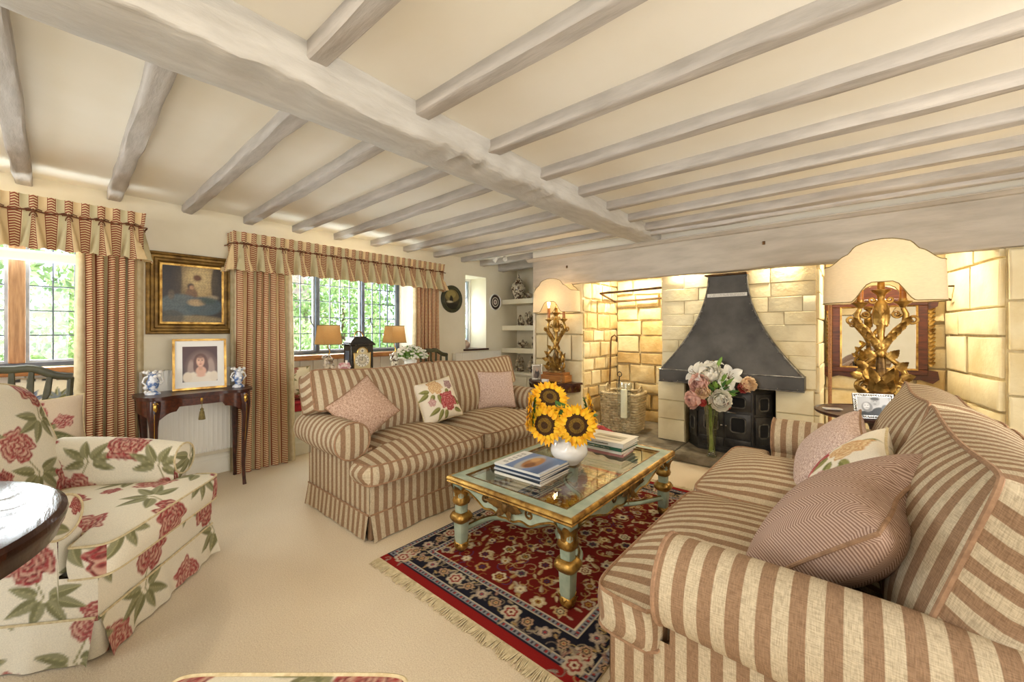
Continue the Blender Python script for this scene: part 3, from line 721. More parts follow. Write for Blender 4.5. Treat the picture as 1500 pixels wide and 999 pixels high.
        m = Matrix(((up.x, 0, fw.x, bx), (0, 1, 0, 0), (up.z, 0, fw.z, seath+.015), (0, 0, 0, 1)))
        for q in (f, p):
            for v in q.v:                                    # sag: crown the top edge, lean
                if v.x > H*.6: v.x -= .03*math.sin(PI*min(1, max(0, abs(v.y)/1.0)))
        bc = obj('back_cushion', f.xf(m), 'stripe', t, True, 60); obj('piping', p.xf(m), 'piping', bc)
    for sx in (.08, D-.12):
        for s in (-1, 1): obj('foot', B(sx-.025, sx+.025, s*(HL-.08)-.025, s*(HL-.08)+.025, 0, .15), 'mahog', t, False)
    return t
sofa('striped_sofa', 'beige and brown striped two-seat sofa with its back to the leaded windows', (-3.0, 2.19, 0), 0, group='pair of striped sofas')
sofa('striped_sofa', 'beige and brown striped two-seat sofa with its back to the room, facing the windows', (.33, 2.10, 0), PI, HL=.965, D=.95, bx=.165, bo=-.07, bn=-.06, group='pair of striped sofas')

# ---- paint functions (flat textile and print designs), colours per vertex
def hexa(h): return np.array(c(h))
def put(col, mask, h, a=1.0):
    m = np.clip(mask, 0, 1)[..., None]*a; col[:] = col*(1-m)+hexa(h)*m
def soft(d, w): return np.clip(.5-d/w, 0, 1)
def peony(col, u, v, cx, cy, R0, seed, pal=('#dcbfa8', '#b23a42', '#7c1c26'), asp=1.0, w=.006):
    x, y = u-cx, (v-cy)/asp; r = np.hypot(x, y); th = np.arctan2(y, x)
    Rb = R0*(1+.10*np.sin(5*th+seed)+.07*np.sin(9*th+2*seed)+.05*np.sin(13*th+seed*3))
    put(col, soft(r-Rb, w), pal[0])
    k = r/Rb
    for i, (n, lo, hi) in enumerate(((9, .72, 1.0), (7, .45, .76), (5, .22, .5), (3, 0, .26))):
        ph = np.abs(((th*n/(2*PI)+seed*.37*i) % 1)-.5)*2      # 1 at petal edges
        ring = soft(np.abs(k-(lo+hi)/2)-(hi-lo)/2, .08)
        edge = (hi-(hi-lo)*.35*(1+ph*1.2)*(.8+.3*np.sin(3*th+seed*i)))
        put(col, ring*soft(edge-k, .10), pal[1], .9)
        put(col, ring*soft(np.abs(k-edge-.02*np.sin(11*th))-.035, .05), pal[2], .8)
        put(col, ring*soft(.86-ph, .2)*.7, pal[0], .7)
def leaf(col, u, v, cx, cy, ang, L, Wd, h='#7d7a54', h2='#a39f7c', w=.005):
    x = (u-cx)*math.cos(ang)+(v-cy)*math.sin(ang); y = -(u-cx)*math.sin(ang)+(v-cy)*math.cos(ang)
    t = x/L; half = Wd*np.sqrt(np.clip(t, 0, 1))*(1-np.clip(t, 0, 1))*2.2
    m = soft(np.abs(y)-half, w)*((t > 0) & (t < 1)); put(col, m, h); put(col, m*soft(y, w*2)*.55, h2); put(col, m*soft(np.abs(y)-.0015, .003), '#c9c08e', .5)
def stemline(col, u, v, a, b, wd=.003, h='#8b8555'):
    ax, ay = a; bx, by = b; dx, dy = bx-ax, by-ay; L2 = dx*dx+dy*dy
    t = np.clip(((u-ax)*dx+(v-ay)*dy)/L2, 0, 1); d = np.hypot(u-ax-t*dx, v-ay-t*dy); put(col, soft(d-wd, .004), h)
def floral(u, v, off=(0, 0), bgc='#e9dfc8', flip=1):
    u = (u+off[0])*flip; v = v+off[1]; col = np.ones(u.shape+(3,))*hexa(bgc)
    PW, PH = .43, .48
    i0, i1 = int(np.floor(u.min()/PW))-1, int(np.ceil(u.max()/PW))+1; j0, j1 = int(np.floor(v.min()/PH))-1, int(np.ceil(v.max()/PH))+1
    for i in range(i0, i1+1):
        for j in range(j0, j1+1):
            for k in (0, 1):
                sx = 1 if (i+j+k) % 2 else -1
                cx = i*PW+(.215 if k else 0)+.015*math.sin(i*7+j*3); cy = j*PH+(.24 if k else 0)
                near = (np.abs(u-cx) < .30) & (np.abs(v-cy) < .32)
                if not near.any(): continue
                uu, vv = u[near], v[near]; cc = col[near]
                bx, by = cx-.05*sx, cy-.12
                stemline(cc, uu, vv, (cx, cy), (bx, by)); stemline(cc, uu, vv, (bx, by), (bx+.03*sx, by-.08))
                for a, L1 in ((200, .13), (235, .12), (165, .11), (330, .12), (290, .10), (20, .10)):
                    an = R(a if sx > 0 else 180-a); leaf(cc, uu, vv, bx+.02*math.cos(an), by+.02*math.sin(an), an, L1, .026)
                if k == 0: peony(cc, uu, vv, cx, cy+.02, .088, i*2+j, ('#cfa48e', '#9c2430', '#641019'))
                else:
                    peony(cc, uu, vv, cx, cy+.02, .076, i*3+j+1, ('#d8b09a', '#a63a40', '#7a1820'))
                    peony(cc, uu, vv, cx+.10*sx, cy-.10, .035, i+j, ('#c99080', '#96202a', '#641019'))
                col[near] = cc
    return col
def mbcols(mb, fn):
    a = np.array(mb.uv, dtype=float); return fn(a[:, 0], a[:, 1])

def pillow(w_, h_, t_, n=26, pipe=.005, seed=0, dent=0):
    """scatter cushion in the local xy plane, thickness along z, base edge at y=0"""
    q = random.Random(seed)
    def P(a, b, s):
        x, y = 2*a-1, 2*b-1
        th = t_/2*((1-x*x)*(1-y*y)+1e-9)**.42
        ex = w_/2*x*(1-.07*(1-y*y)*abs(x)**3); ey = h_/2*y*(1-.07*(1-x*x)*abs(y)**3)
        if dent: ey -= dent*math.exp(-(x/.38)**2)*sstep(.1, 1, y)
        th += .008*math.sin(3*x+seed)*math.sin(2.5*y+seed)*(1-x*x)*(1-y*y)
        return Vector((ex, ey, s*th))
    f = MB()
    f.grid(lambda a, b: P(a, b, 1), n, n, lambda a, b, p: (p.x, p.y+h_/2)); f.grid(lambda a, b: P(a, b, -1), n, n, lambda a, b, p: (p.x, p.y+h_/2))
    path = [P(i/n, 0, 0) for i in range(n)]+[P(1, i/n, 0) for i in range(n)]+[P(1-i/n, 1, 0) for i in range(n)]+[P(0, 1-i/n, 0) for i in range(n)]
    return f, MB().tube(path, pipe, 6, True)
def scatter(label, m, ctr, n_, spin, w_=.40, h_=.38, t_=.16, seed=0, pm='piping', paint=None, n=26, dent=0, group=None):
    """ctr: centre; n_: direction the front faces; spin: turn about that direction in degrees"""
    t = bpy.data.objects.new('scatter_cushion', None); C.objects.link(t); nn = Vector(n_).normalized(); up = Vector((0, 0, 1)); up = (up-nn*up.dot(nn)).normalized(); rt = up.cross(nn)
    m3 = Matrix((rt, up, nn)).transposed() @ Matrix.Rotation(R(spin), 3, 'Z'); t.location = ctr; t.rotation_euler = m3.to_euler(); tag(t, label, 'cushion', group)
    f, p = pillow(w_, h_, t_, n, seed=seed, dent=dent)
    obj('cover', f, m, t, True, 70, cols=mbcols(f, paint) if paint else None); obj('piping', p, pm, t)
    return t
def needlepoint(u, v):
    col = np.ones(u.shape+(3,))*hexa('#eee3cf')
    for (x, y, a, L1) in ((-.05, .12, 200, .13), (-.02, .10, 235, .12), (.02, .09, 260, .10), (-.10, .30, 170, .10), (-.12, .28, 205, .11), (-.07, .26, 235, .11), (-.02, .25, 265, .10), (.03, .25, 290, .10), (.12, .08, 330, .10), (.14, .2, 300, .09), (.10, .29, 250, .09), (-.02, .37, 40, .08), (.16, .12, 20, .06)):
        leaf(col, u, v, x, y, R(a), L1, .026, '#7a7a44', '#a6a262')
    peony(col, u, v, -.02, .335, .075, 2, ('#ecd2a4', '#d8a878', '#b88450'))
    peony(col, u, v, .14, .33, .045, 4, ('#c9aaa4', '#94706e', '#6c4a50'))
    peony(col, u, v, -.11, .19, .036, 1, ('#e6c8bc', '#c8908a', '#8a4048'))
    peony(col, u, v, .07, .17, .092, 3, ('#d88a86', '#b02e3a', '#74141f'))
    return col
def smallfloral(u, v):
    col = np.ones(u.shape+(3,))*hexa('#cdb9a0')
    for (x, y, a, L1) in ((-.02, .14, 190, .14), (0, .12, 230, .12), (.02, .14, 340, .13), (0, .16, 20, .1), (0, .1, 270, .1), (-.03, .2, 150, .12)): leaf(col, u, v, x, y, R(a), L1, .03, '#6a6a46', '#8a8a62')
    peony(col, u, v, -.02, .27, .06, 3, ('#c9a08e', '#9a3038', '#641a20')); peony(col, u, v, .10, .2, .04, 5, ('#c9a08e', '#9a3038', '#641a20'))
    return col
def birdfloral(u, v):
    col = np.ones(u.shape+(3,))*hexa('#e8dec6')
    put(col, soft(np.abs(v-.36)-.012, .004)*((np.sin(u*90) > -.4)), '#4a4a46'); put(col, soft(v-.06, .01), '#a88a52')
    for x in (-.14, 0, .14):
        for a in (60, 90, 120, 150, 30): leaf(col, u, v, x, .2, R(a), .10, .02, '#4a5a80' if x else '#6a6a40', '#8a98b0')
        for a in (70, 110, 40, 140): leaf(col, u, v, x+.06, .09, R(a), .08, .018, '#8a6a30', '#b09a50')
        peony(col, u, v, x+.06, .09, .02, 2)
    return col
# ---- scatter cushions: on the window sofa
scatter('plain pinkish-brown woven cushion at the armchair end of the window-side sofa', 'tweed', (-2.60, 1.45, .70), (.86, -.22, .42), 35, .365, .35, .16, 1)
scatter('cream needlepoint cushion with a crimson rose at the middle of the window-side sofa', 'needle', (-2.60, 2.10, .675), (.90, -.12, .42), 8, .375, .35, .13, 2, 'pipecream', lambda u, v: needlepoint(u*1.2, v*1.2), 80)
scatter('plain dusty-pink woven cushion at the fireplace end of the window-side sofa', 'tweed2', (-2.60, 2.80, .685), (.92, -.25, .30), -3, .42, .36, .14, 3)
# ---- on the near sofa
scatter('pink herringbone cushion slumped beside the near arm of the second sofa', 'herring', (-.03, 1.47, .70), (-.70, .10, .70), -14, .50, .46, .25, 4, n=34, dent=.03)
scatter('cream needlepoint cushion with red peony between two pink cushions on the second sofa', 'needle', (-.02, 2.03, .675), (-.80, -.05, .60), -8, .40, .40, .17, 5, 'pipecream', lambda u, v: needlepoint(-u*1.1, v*1.1), 70)
scatter('pink ribbed cushion at the fireplace end of the second sofa', 'tweed2', (-.09, 2.50, .655), (-.76, -.12, .62), -12, .48, .39, .18, 6)
scatter('cream cushion embroidered with blue flowers on the window seat by the armchair', 'needle', (-4.44, .06, .725), (1, 0, .16), 0, .42, .38, .12, 7, 'pipecream', birdfloral, 60)
scatter('cream floral cushion on the window seat behind the striped sofa', 'needle', (-4.42, 1.66, .705), (.95, -.2, .2), 0, .36, .34, .12, 8, 'pipecream', lambda u, v: floral(u*1.6, v*1.6), 60)

# ---- floral armchair
def armchair(loc, rotz):
    """local: faces +x; width along y"""
    t = thing('floral_armchair', 'cream loose-cover armchair printed with crimson peonies beside the round table', 'armchair', loc, rotz)
    HW = .375; D = .80; sh = .44
    def fl(name, mb, parent=t, off=(0, 0), ang=60, flip=1):
        return obj(name, mb, 'floral', parent, True, ang, cols=mbcols(mb, lambda u, v: floral(u, v, off, flip=flip)))
    f = MB(); NZ = 50
    f.grid(lambda a, b: (D-.03, -HW+2*HW*a, .15+.19*b), 120, 30, lambda a, b, p: (p[1], p[2]))
    fl('front_panel', f, off=(.1, .23))
    for s in (-1, 1):
        f = MB(); f.grid(lambda a, b: (.0+(D-.03)*a, s*HW, .15+(.35 if (D-.03)*a < D-.16 else .17)*b), 110, 50, lambda a, b, p: (p[0], p[2])); fl('side_panel', f, off=(.3, .1), flip=s)
    f = MB(); f.grid(lambda a, b: (0, -HW+2*HW*a, .15+.5*b), 40, 20, lambda a, b, p: (p[1], p[2])); fl('back_panel', f)
    # skirt
    def wv(a): return .007*math.sin(a*19)+.005*math.sin(a*43+1)+.02*(max(0, 1-a/.06)**2+max(0, 1-(1-a)/.06)**2)
    def sk(fn, n, ax, off):
        k = MB(); k.grid(fn, n, 26, lambda a, b, p: (p[1], p[2]) if ax == 'y' else (p[0], p[2])); o = fl('skirt', k, off=off)
        obj('piping', MB().tube([fn(i/40, 1) for i in range(41)], .005, 6), 'pipecream', o)
    sk(lambda a, b: (D-.024+(.02+wv(a))*(1-b), -HW+.004+(2*HW-.008)*a, .006+.16*b), 120, 'y', (.1, .23))
    sk(lambda a, b: (-.006-.02*(1-b), -HW+.004+(2*HW-.008)*a, .006+.16*b), 40, 'y', (0, 0))
    for s in (-1, 1): sk(lambda a, b: (.004+(D-.04)*a, s*(HW+.006+(.02+wv(a)*.8)*(1-b)), .006+.16*b), 110, 'x', (.33, .1))
    for s in (-1, 1):
        k = MB(); k.grid(lambda a, b: (D-.075+.05*math.sin(a*PI/2), s*(HW-.045+.05*math.cos(a*PI/2)), .006+.15*b), 14, 26, lambda a, b, p: (p[0]-p[1], p[2])); fl('kick_pleat', k, off=(.2, .1))
    # seat cushion (T-shaped)
    AX1 = D-.16; inn = HW-.10; out = HW+.015
    def outer(x): return inn+(out-inn)*sstep(AX1+.01, AX1+.05, x)
    f, p = boxcushion(.14, D+.015, lambda x: -outer(x), lambda x: outer(x), sh-.12, sh, .045, .004, 230, 120, .02, .012, .005, 4, 24)
    sc = fl('seat_cushion', f, off=(.05, .12)); obj('piping', p, 'pipecream', sc)
    # arms: sloping rounded tops
    for s in (-1, 1):
        AR = .085; yc = s*(HW-.015)
        def F(a, b, s=s, yc=yc):
            x = .06+(AX1-.06)*a; az = .60-.055*a*a+.0*a
            th = R(-80)+R(255)*b/.6; return (x, yc+s*AR*1.0*math.cos(th), az+AR*.95*math.sin(th)) if b < .6 else (x, s*(HW-.10), az-.0-(b-.6)*.7)
        pr_ = [Vector(F(.5, i/80)) for i in range(81)]; ac = [0]
        for i in range(1, 81): ac.append(ac[-1]+(pr_[i]-pr_[i-1]).length)
        k = MB(); k.grid(F, 110, 80, lambda a, b, p: (p[0], ac[round(b*80)])); ar = fl('arm', k, off=(.02, .20), flip=s)
        k = MB(); az1 = .545
        k.grid(lambda a, b: (AX1+.014*(1-b**3), yc+s*AR*b*math.cos(2*PI*a), az1+AR*.95*b*math.sin(2*PI*a)), 110, 26, lambda a, b, p: (p[1], p[2]), cu=True)
        k.grid(lambda a, b: (AX1+.002, s*(HW-.10+.10*a), .33+.2*b), 26, 46, lambda a, b, p: (p[1], p[2]))
        fl('arm_front', k, ar, off=(.2, .05)); obj('piping', MB().tube([(AX1+.003, yc+AR*math.cos(2*PI*i/28), az1+AR*.95*math.sin(2*PI*i/28)) for i in range(28)], .005, 6, True), 'pipecream', ar)
    # back: arched, leaning, with wrapped wings
    def thick(a, b, side):
        y = -HW+.02+(2*HW-.04)*a; hh = .50+.10*math.sin(PI*a)**.5; z = .42+hh*b
        bul = (1-(2*a-1)**4)*(1-(2*b-1)**6)
        x = .10-.20*b+side*(.045+.05*bul)
        if b > .9: x = .10-.20*b+side*(.045+.05*bul)*math.sqrt(max(0, 1-((b-.9)/.1)**2))
        return (x, y, z)
    k = MB(); k.grid(lambda a, b: thick(a, b, 1), 120, 100, lambda a, b, p: (p[1], p[2])); k.grid(lambda a, b: thick(a, b, -1), 40, 30, lambda a, b, p: (p[1], p[2]))
    for e in (0, 1): k.grid(lambda a, b: tuple(Vector(thick(e, b, 1)).lerp(Vector(thick(e, b, -1)), a)), 12, 60, lambda a, b, p: (p[0], p[2]))
    bk = fl('backrest', k, off=(.12, .03))
    obj('piping', MB().tube([thick(0, i/30, 1) for i in range(30)]+[thick(i/30, .985, 1) for i in range(31)]+[thick(1, 1-i/30, 1) for i in range(1, 31)], .005, 6), 'pipecream', bk)
    for x in (.08, D-.12):
        for s in (-1, 1): obj('foot', MB().lathe([(.015, 0), (.022, .05), (.025, .15)], 10, (x, s*(HW-.06), 0)), 'mahog', t)
    return t
# front base corners measured at (-2.75,.62) and (-2.17,.13)
AN = math.atan2(.64, .767) ; ang = math.atan2(.767, .64)
fx, fy = math.cos(ang), math.sin(ang); mx, my = -2.46, .375
armchair((mx-fx*.775, my-fy*.775, 0), ang)

# ---- floral footstool at the bottom of the frame
t = thing('floral_footstool', 'cream peony-printed footstool lying beyond the end of the fringed rug', 'footstool', (-.871, .19, 0), R(40.5))
f, p = boxcushion(-.33, .33, lambda x: -.28, lambda x: .28, .27, .395, .02, 0, 90, 80, .05, .01, .006, 4, 16)
sc = obj('cushion', f, 'floral', t, True, 60, cols=mbcols(f, lambda u, v: floral(u, v, (.16, .30)))); obj('piping', p, 'pipecream', sc)
k = MB()
for (fn, ax) in ((lambda a, b: (-.31+.62*a, .26, .06+.21*b), 0), (lambda a, b: (-.31+.62*a, -.26, .06+.21*b), 0), (lambda a, b: (-.31, -.26+.52*a, .06+.21*b), 1), (lambda a, b: (.31, -.26+.52*a, .06+.21*b), 1)):
    k.grid(fn, 50, 20, lambda a, b, p, ax=ax: (p[ax], p[2]))
obj('cover', k, 'floral', t, True, 60, cols=mbcols(k, lambda u, v: floral(u, v)))
for sx in (-1, 1):
    for sy in (-1, 1): obj('foot', MB().lathe([(.014, 0), (.025, .03), (.022, .08)], 12, (sx*.26, sy*.21, 0)), 'mahog', t)

# ---- rug
RX0, RX1, RY0, RY1 = -1.97, -.69, 1.19, 3.24
def paint_rug(u, v):
    Wd, Hd = RX1-RX0, RY1-RY0; col = np.ones(u.shape+(3,))*hexa('#20202c')
    # distance from edges (end borders carry an extra red strip)
    ex = np.minimum(u, Wd-u); ey = np.minimum(v, Hd-v)-.05
    e = np.minimum(ex, ey)
    put(col, (ey < 0)*1.0, '#8c1f1c'); put(col, (ex < .008)*(ey > 0)*1.0, '#2a2430')
    def sm(w_): return (e > w_[0])*(e < w_[1])*1.0
    s_ = np.where(ex < ey, v, u)                       # along-border coordinate
    put(col, sm((.008, .034)), '#8b8a8e')
    put(col, sm((.008, .034))*(np.sin(s_*2*PI/.022) > .2)*(np.abs(e-.021) < .008), '#3c3a44'); put(col, sm((.008, .034))*(np.sin(s_*2*PI/.044) > .8)*(np.abs(e-.021) < .006), '#9a3a3a')
    put(col, sm((.158, .184)), '#8b8a8e')
    put(col, sm((.158, .184))*(np.sin(s_*2*PI/.022) > .2)*(np.abs(e-.171) < .008), '#3a3640'); put(col, sm((.158, .184))*(np.sin(s_*2*PI/.044) > .8)*(np.abs(e-.171) < .006), '#9a3a3a')
    put(col, sm((.184, .19)), '#d8c8a8'); put(col, sm((.034, .038)), '#c9bba0'); put(col, sm((.154, .158)), '#c9bba0')
    q = random.Random(5)
    put(col, (e > .19)*1.0, '#701c17')
    # vine scrolls
    def motif(cx, cy, r, kind, th0):
        near = (np.abs(u-cx) < r*2.2) & (np.abs(v-cy) < r*2.2)
        if not near.any(): return
        uu, vv = u[near]-cx, v[near]-cy; cc = col[near]; rr = np.hypot(uu, vv); th = np.arctan2(vv, uu)+th0
        pal = kind
        Rp = r*(.72+.28*np.abs(np.cos(3*th)))
        put(cc, soft(rr-Rp, .004), pal[0]); put(cc, soft(rr-Rp*.66, .004), pal[1]); put(cc, soft(rr-Rp*.42, .004), pal[2]); put(cc, soft(rr-r*.16, .003), pal[3])
        col[near] = cc
    def curl(cx, cy, r, a0, h):
        near = (np.abs(u-cx) < r*1.4) & (np.abs(v-cy) < r*1.4)
        if not near.any(): return
        uu, vv = u[near]-cx, v[near]-cy; cc = col[near]; rr = np.hypot(uu, vv); th = (np.arctan2(vv, uu)-a0) % (2*PI)
        put(cc, soft(np.abs(rr-r*(.45+.12*th))-.0022, .004)*(th < 4.6), h); col[near] = cc
    creams = ['#c9b48e', '#d8c8a4', '#b9965e', '#c7a878', '#b8a890']
    # field
    x0, y0 = .19, .24; fw, fh = Wd-.38, Hd-.48
    for i in range(260):
        x = x0+q.uniform(.01, fw-.01); y = y0+q.uniform(.01, fh-.01); curl(x, y, q.uniform(.02, .05), q.uniform(0, 6), q.choice(['#b08a4a', '#9a6a3a', '#c0a878', '#45406a']))
    for i in range(330):
        x = x0+q.uniform(.015, fw-.015); y = y0+q.uniform(.015, fh-.015); an = q.uniform(0, 6.3); L1 = q.uniform(.035, .06)
        near = (np.abs(u-x) < .07) & (np.abs(v-y) < .07)
        if near.any():
            cc = col[near]; leaf(cc, u[near], v[near], x, y, an, L1, L1*.22, q.choice(creams), '#8a5a30', .003); col[near] = cc
    n1, n2 = 7, 14
    for i in range(n1):
        for j in range(n2):
            x = x0+(i+.5+(.25 if j % 2 else -.25))*fw/n1+q.uniform(-.02, .02); y = y0+(j+.5)*fh/n2+q.uniform(-.02, .02)
            x = min(max(x, x0+.03), x0+fw-.03)
            motif(x, y, q.uniform(.022, .042), (q.choice(creams), q.choice(['#701c17', '#e0d2b0', '#5a4a40']), q.choice(['#d8c8a0', '#a8823e', '#3a3550']), '#701c17'), q.uniform(0, 6))
    # border flowers
    def bpos(k, n, side):
        return {0: ((k+.5)/n*Wd, .05+.096), 1: ((k+.5)/n*Wd, Hd-.05-.096), 2: (.096, (k+.5)/n*Hd), 3: (Wd-.096, (k+.5)/n*Hd)}[side]
    for side in range(4):
        n = 26 if side < 2 else 44
        for k in range(n*3):
            x, y = bpos(k/3, n, side); dd = q.uniform(-.05, .05); x, y = (x, y+dd) if side < 2 else (x+dd, y)
            an = q.uniform(0, 6.3); near = (np.abs(u-x) < .05) & (np.abs(v-y) < .05)
            if near.any():
                cc = col[near]; leaf(cc, u[near], v[near], x, y, an, q.uniform(.03, .05), .009, q.choice(['#b8a48a', '#a89078', '#8a7a70', '#b08a50', '#9a6a64']), '#6a5a58', .003); col[near] = cc
            if k % 2 == 0: curl(x, y, q.uniform(.018, .032), an, q.choice(['#a8987e', '#8a7a6a', '#b09a68']))
        n = 7 if side < 2 else 12
        for k in range(n):
            x, y = bpos(k, n, side); big = k % 2 == 0
            motif(x, y, .048 if big else .034, ('#c4b49c', '#8c2a2a', '#d4c4a8', '#701c17') if big else ('#a8988a', '#c9b49a', '#5a4a58', '#b03a3a'), .3 if big else 0)
            x, y = bpos(k+.5, n, side); motif(x, y, .028, ('#b8967a', '#20202c', '#c9a878', '#8c2a2a'), 1)
    return col
RW, RH = RX1-RX0, RY1-RY0
rug = thing('persian_rug', 'red and navy fringed oriental rug under the glass coffee table', 'rug', (RX0, RY0, 0))
mb = MB(); nx, ny = 256, 410
mb.grid(lambda a, b: (RW*a, RH*b, .009), nx, ny, lambda a, b, p: (p[0], p[1]))
obj('pile', mb, 'rugpile', rug, False, cols=mbcols(mb, paint_rug))
e = MB(); e.box(0, RW, 0, RH, .001, .0085); obj('backing', e, 'fringe', rug, False)
for side in (0, 1):
    fr = MB(); q = random.Random(side); n = 230
    for i in range(n):
        x = RW*(i+.5)/n; yy = 0 if side == 0 else RH; d = -1 if side == 0 else 1; L1 = q.uniform(.045, .07); sw = .012*math.sin(i*.35)+q.uniform(-.006, .006)
        fr.tube([(x, yy, .007), (x+sw*.4, yy+d*L1*.5, .008), (x+sw, yy+d*L1, .004)], [.0032, .003, .0022], 5)
    tag(obj('fringe', fr, 'fringe', rug), kind='stuff')

# ---- valances and curtains
def valance(y0, y1, ztop, zbot, label, xf=-4.03, pitch=.157):
    t = thing('valance', label, 'valance', (0, 0, 0))
    L1 = .2; L2 = y1-y0; tot = L1+L2+L1; N = round(L2/pitch); pt = L2/N
    zr = ztop-.105
    def path(s):
        if s < L1: return Vector((-4.235+(xf+4.235)*(s/L1), y0, 0)), Vector((0, -1, 0))
        if s < L1+L2: return Vector((xf, y0+s-L1, 0)), Vector((1, 0, 0))
        return Vector((xf-(xf+4.235)*((s-L1-L2)/L1), y1, 0)), Vector((0, 1, 0))
    H = ztop-zbot
    def F(a, b):
        s = a*tot; P, n = path(s); z = ztop-H*b
        ph = ((s-L1)/pt) % 1; ds = abs(ph-.5)
        if z > zr: k = (ztop-z)/(ztop-zr); off = .010*math.cos(2*PI*ph*2)*(1-k)-.012*k*(1-math.exp(-(ds/.12)**2))
        else:
            k = (zr-z)/(zr-zbot); wdt = .06+.34*k**.9; off = -.02+(.02+.095*k)*(1-sstep(wdt*.70, wdt*1.0, ds))-.010*math.exp(-(ds/.05)**2)*k
            if b > .97: z += .012*math.cos(2*PI*ph)
        if s < L1 or s > L1+L2: off *= .5
        if abs(s-L1) < .05: n = (n+Vector((.7, -.7, 0))).normalized()
        if abs(s-L1-L2) < .05: n = (n+Vector((.7, .7, 0))).normalized()
        P = P+n*off; P.z = z; return P
    def vuv(s, z):
        x = (s-L1)/pt; ph = x % 1-.5; k = min(1, max(0, (zr-z)/(zr-zbot))); g_ = 1.0 if z > zr+.02 else 1+1.1*(1-k)
        w_ = math.copysign(.5*(2*abs(ph))**(1/(1+.75*(1-k) if z < zr+.02 else 1)), ph); return ((math.floor(x)+.5)*.17+w_*.17-.0629, z)
    na = int(tot/.0075)
    mb = MB(); mb.grid(F, na, 26, lambda a, b, p: vuv(a*tot, p.z)); obj('fabric', mb, 'curtain', t, True, 80)
    # cord and bows
    cd = MB(); m = int(tot/.02)
    cd.tube([path(i/m*tot)[0]+path(i/m*tot)[1]*(.014+.004*math.sin(i*1.3))+Vector((0, 0, zr+.004*math.sin(i*.8)-.006*math.cos(2*PI*(i/m*tot-L1)/pt))) for i in range(m+1)], .005, 6); obj('cord', cd, 'cordage', t)
    bw = MB()
    for s_ in (-1, 1):
        bw.tube([(0, 0, 0), (.006, s_*.02, .012), (.006, s_*.036, .006), (.006, s_*.03, -.006), (0, 0, 0)], .004, 5); bw.tube([(.004, 0, 0), (.008, s_*.012, -.018), (.008, s_*.016, -.038)], .0035, 5)
    bw.ball((.006, 0, 0), .010, 8, 6)
    src = None
    for i in range(N):
        p, n = path(L1+(i+.5)*pt); L_ = (p.x+.02, p.y, zr)
        if src is None: src = obj('bow', bw, 'cordage', t, loc=L_)
        else: inst(src, t, L_)
valance(-1.20, .49, 2.125, 1.775, 'ladder-striped gathered valance with cord bows over the oak-mullioned window')
valance(1.05, 3.37, 2.105, 1.765, 'ladder-striped gathered valance with cord bows over the three-light window')
def curtain(y0, y1, folds, label, x=-4.09, zt=1.83, amp=.038, lead=1, flare=.0, seed=0):
    t = thing('curtain', label, 'curtain', (x, (y0+y1)/2, 0)); q = random.Random(seed); pr = [q.uniform(.85, 1.15) for _ in range(folds+1)]; sm = sum(pr[:folds]); ed = [sum(pr[:i])/sm for i in range(folds+1)]
    wd = y1-y0
    def F(a, b):
        k = next(i for i in range(folds) if a <= ed[i+1]+1e-9); fr = (a-ed[k])/(ed[k+1]-ed[k])
        ph = 2*PI*(fr-.26); z = zt*(1-b)+.004
        y = -wd/2+wd*a+.014*math.sin(ph+1.2)+(a-.5)*flare*b+.006*math.sin(3*b+k)
        xx = amp*math.cos(ph)*(.75+.25*b)+.006*math.sin(5*b+k*2)+.010*math.cos(2*ph+k)*.5
        return (xx, y, z)
    nf = folds*18; mb = MB(); mb.grid(F, nf, 20, lambda a, b, p: (sum(1 for i in range(folds) if a > ed[i+1]-1e-9 and i < folds-1)*.085+((a-ed[min(folds-1, sum(1 for i in range(folds) if a > ed[i+1]-1e-9))])/(ed[min(folds-1, sum(1 for i in range(folds) if a > ed[i+1]-1e-9))+1]-ed[min(folds-1, sum(1 for i in range(folds) if a > ed[i+1]-1e-9))]))*.085, p[2]))
    obj('fabric', mb, 'curtain', t, True, 80)
    yy = lead*wd/2
    ln = MB(); ln.grid(lambda a, b: (-.03+.055*math.sin(a*PI*.9)+.006*math.sin(7*b), yy*(1+0)+lead*(.055*a-.01)*(1+.25*math.sin(2.2*b))+lead*flare*.5*b, (zt-.01)*(1-b)+.004), 8, 20); obj('lining_edge', ln, 'lining', t, True, 80)
    tail = MB(); tail.grid(lambda a, b: (-.06-.03*math.sin(PI*a), -yy-lead*(.045*a-.01), (zt-.01)*(1-b)+.004), 6, 12); obj('return_edge', tail, 'lining', t, True, 80)
curtain(.185, .46, 5, 'long ladder-striped curtain beside the gilt-framed painting, at the oak-mullioned window', lead=-1, seed=1)
curtain(1.09, 1.50, 6, 'long ladder-striped curtain behind the mahogany console table, at the three-light window', lead=1, flare=.04, seed=2)
curtain(2.98, 3.34, 6, 'long ladder-striped curtain beside the round dark picture', lead=-1, seed=3, x=-4.10)

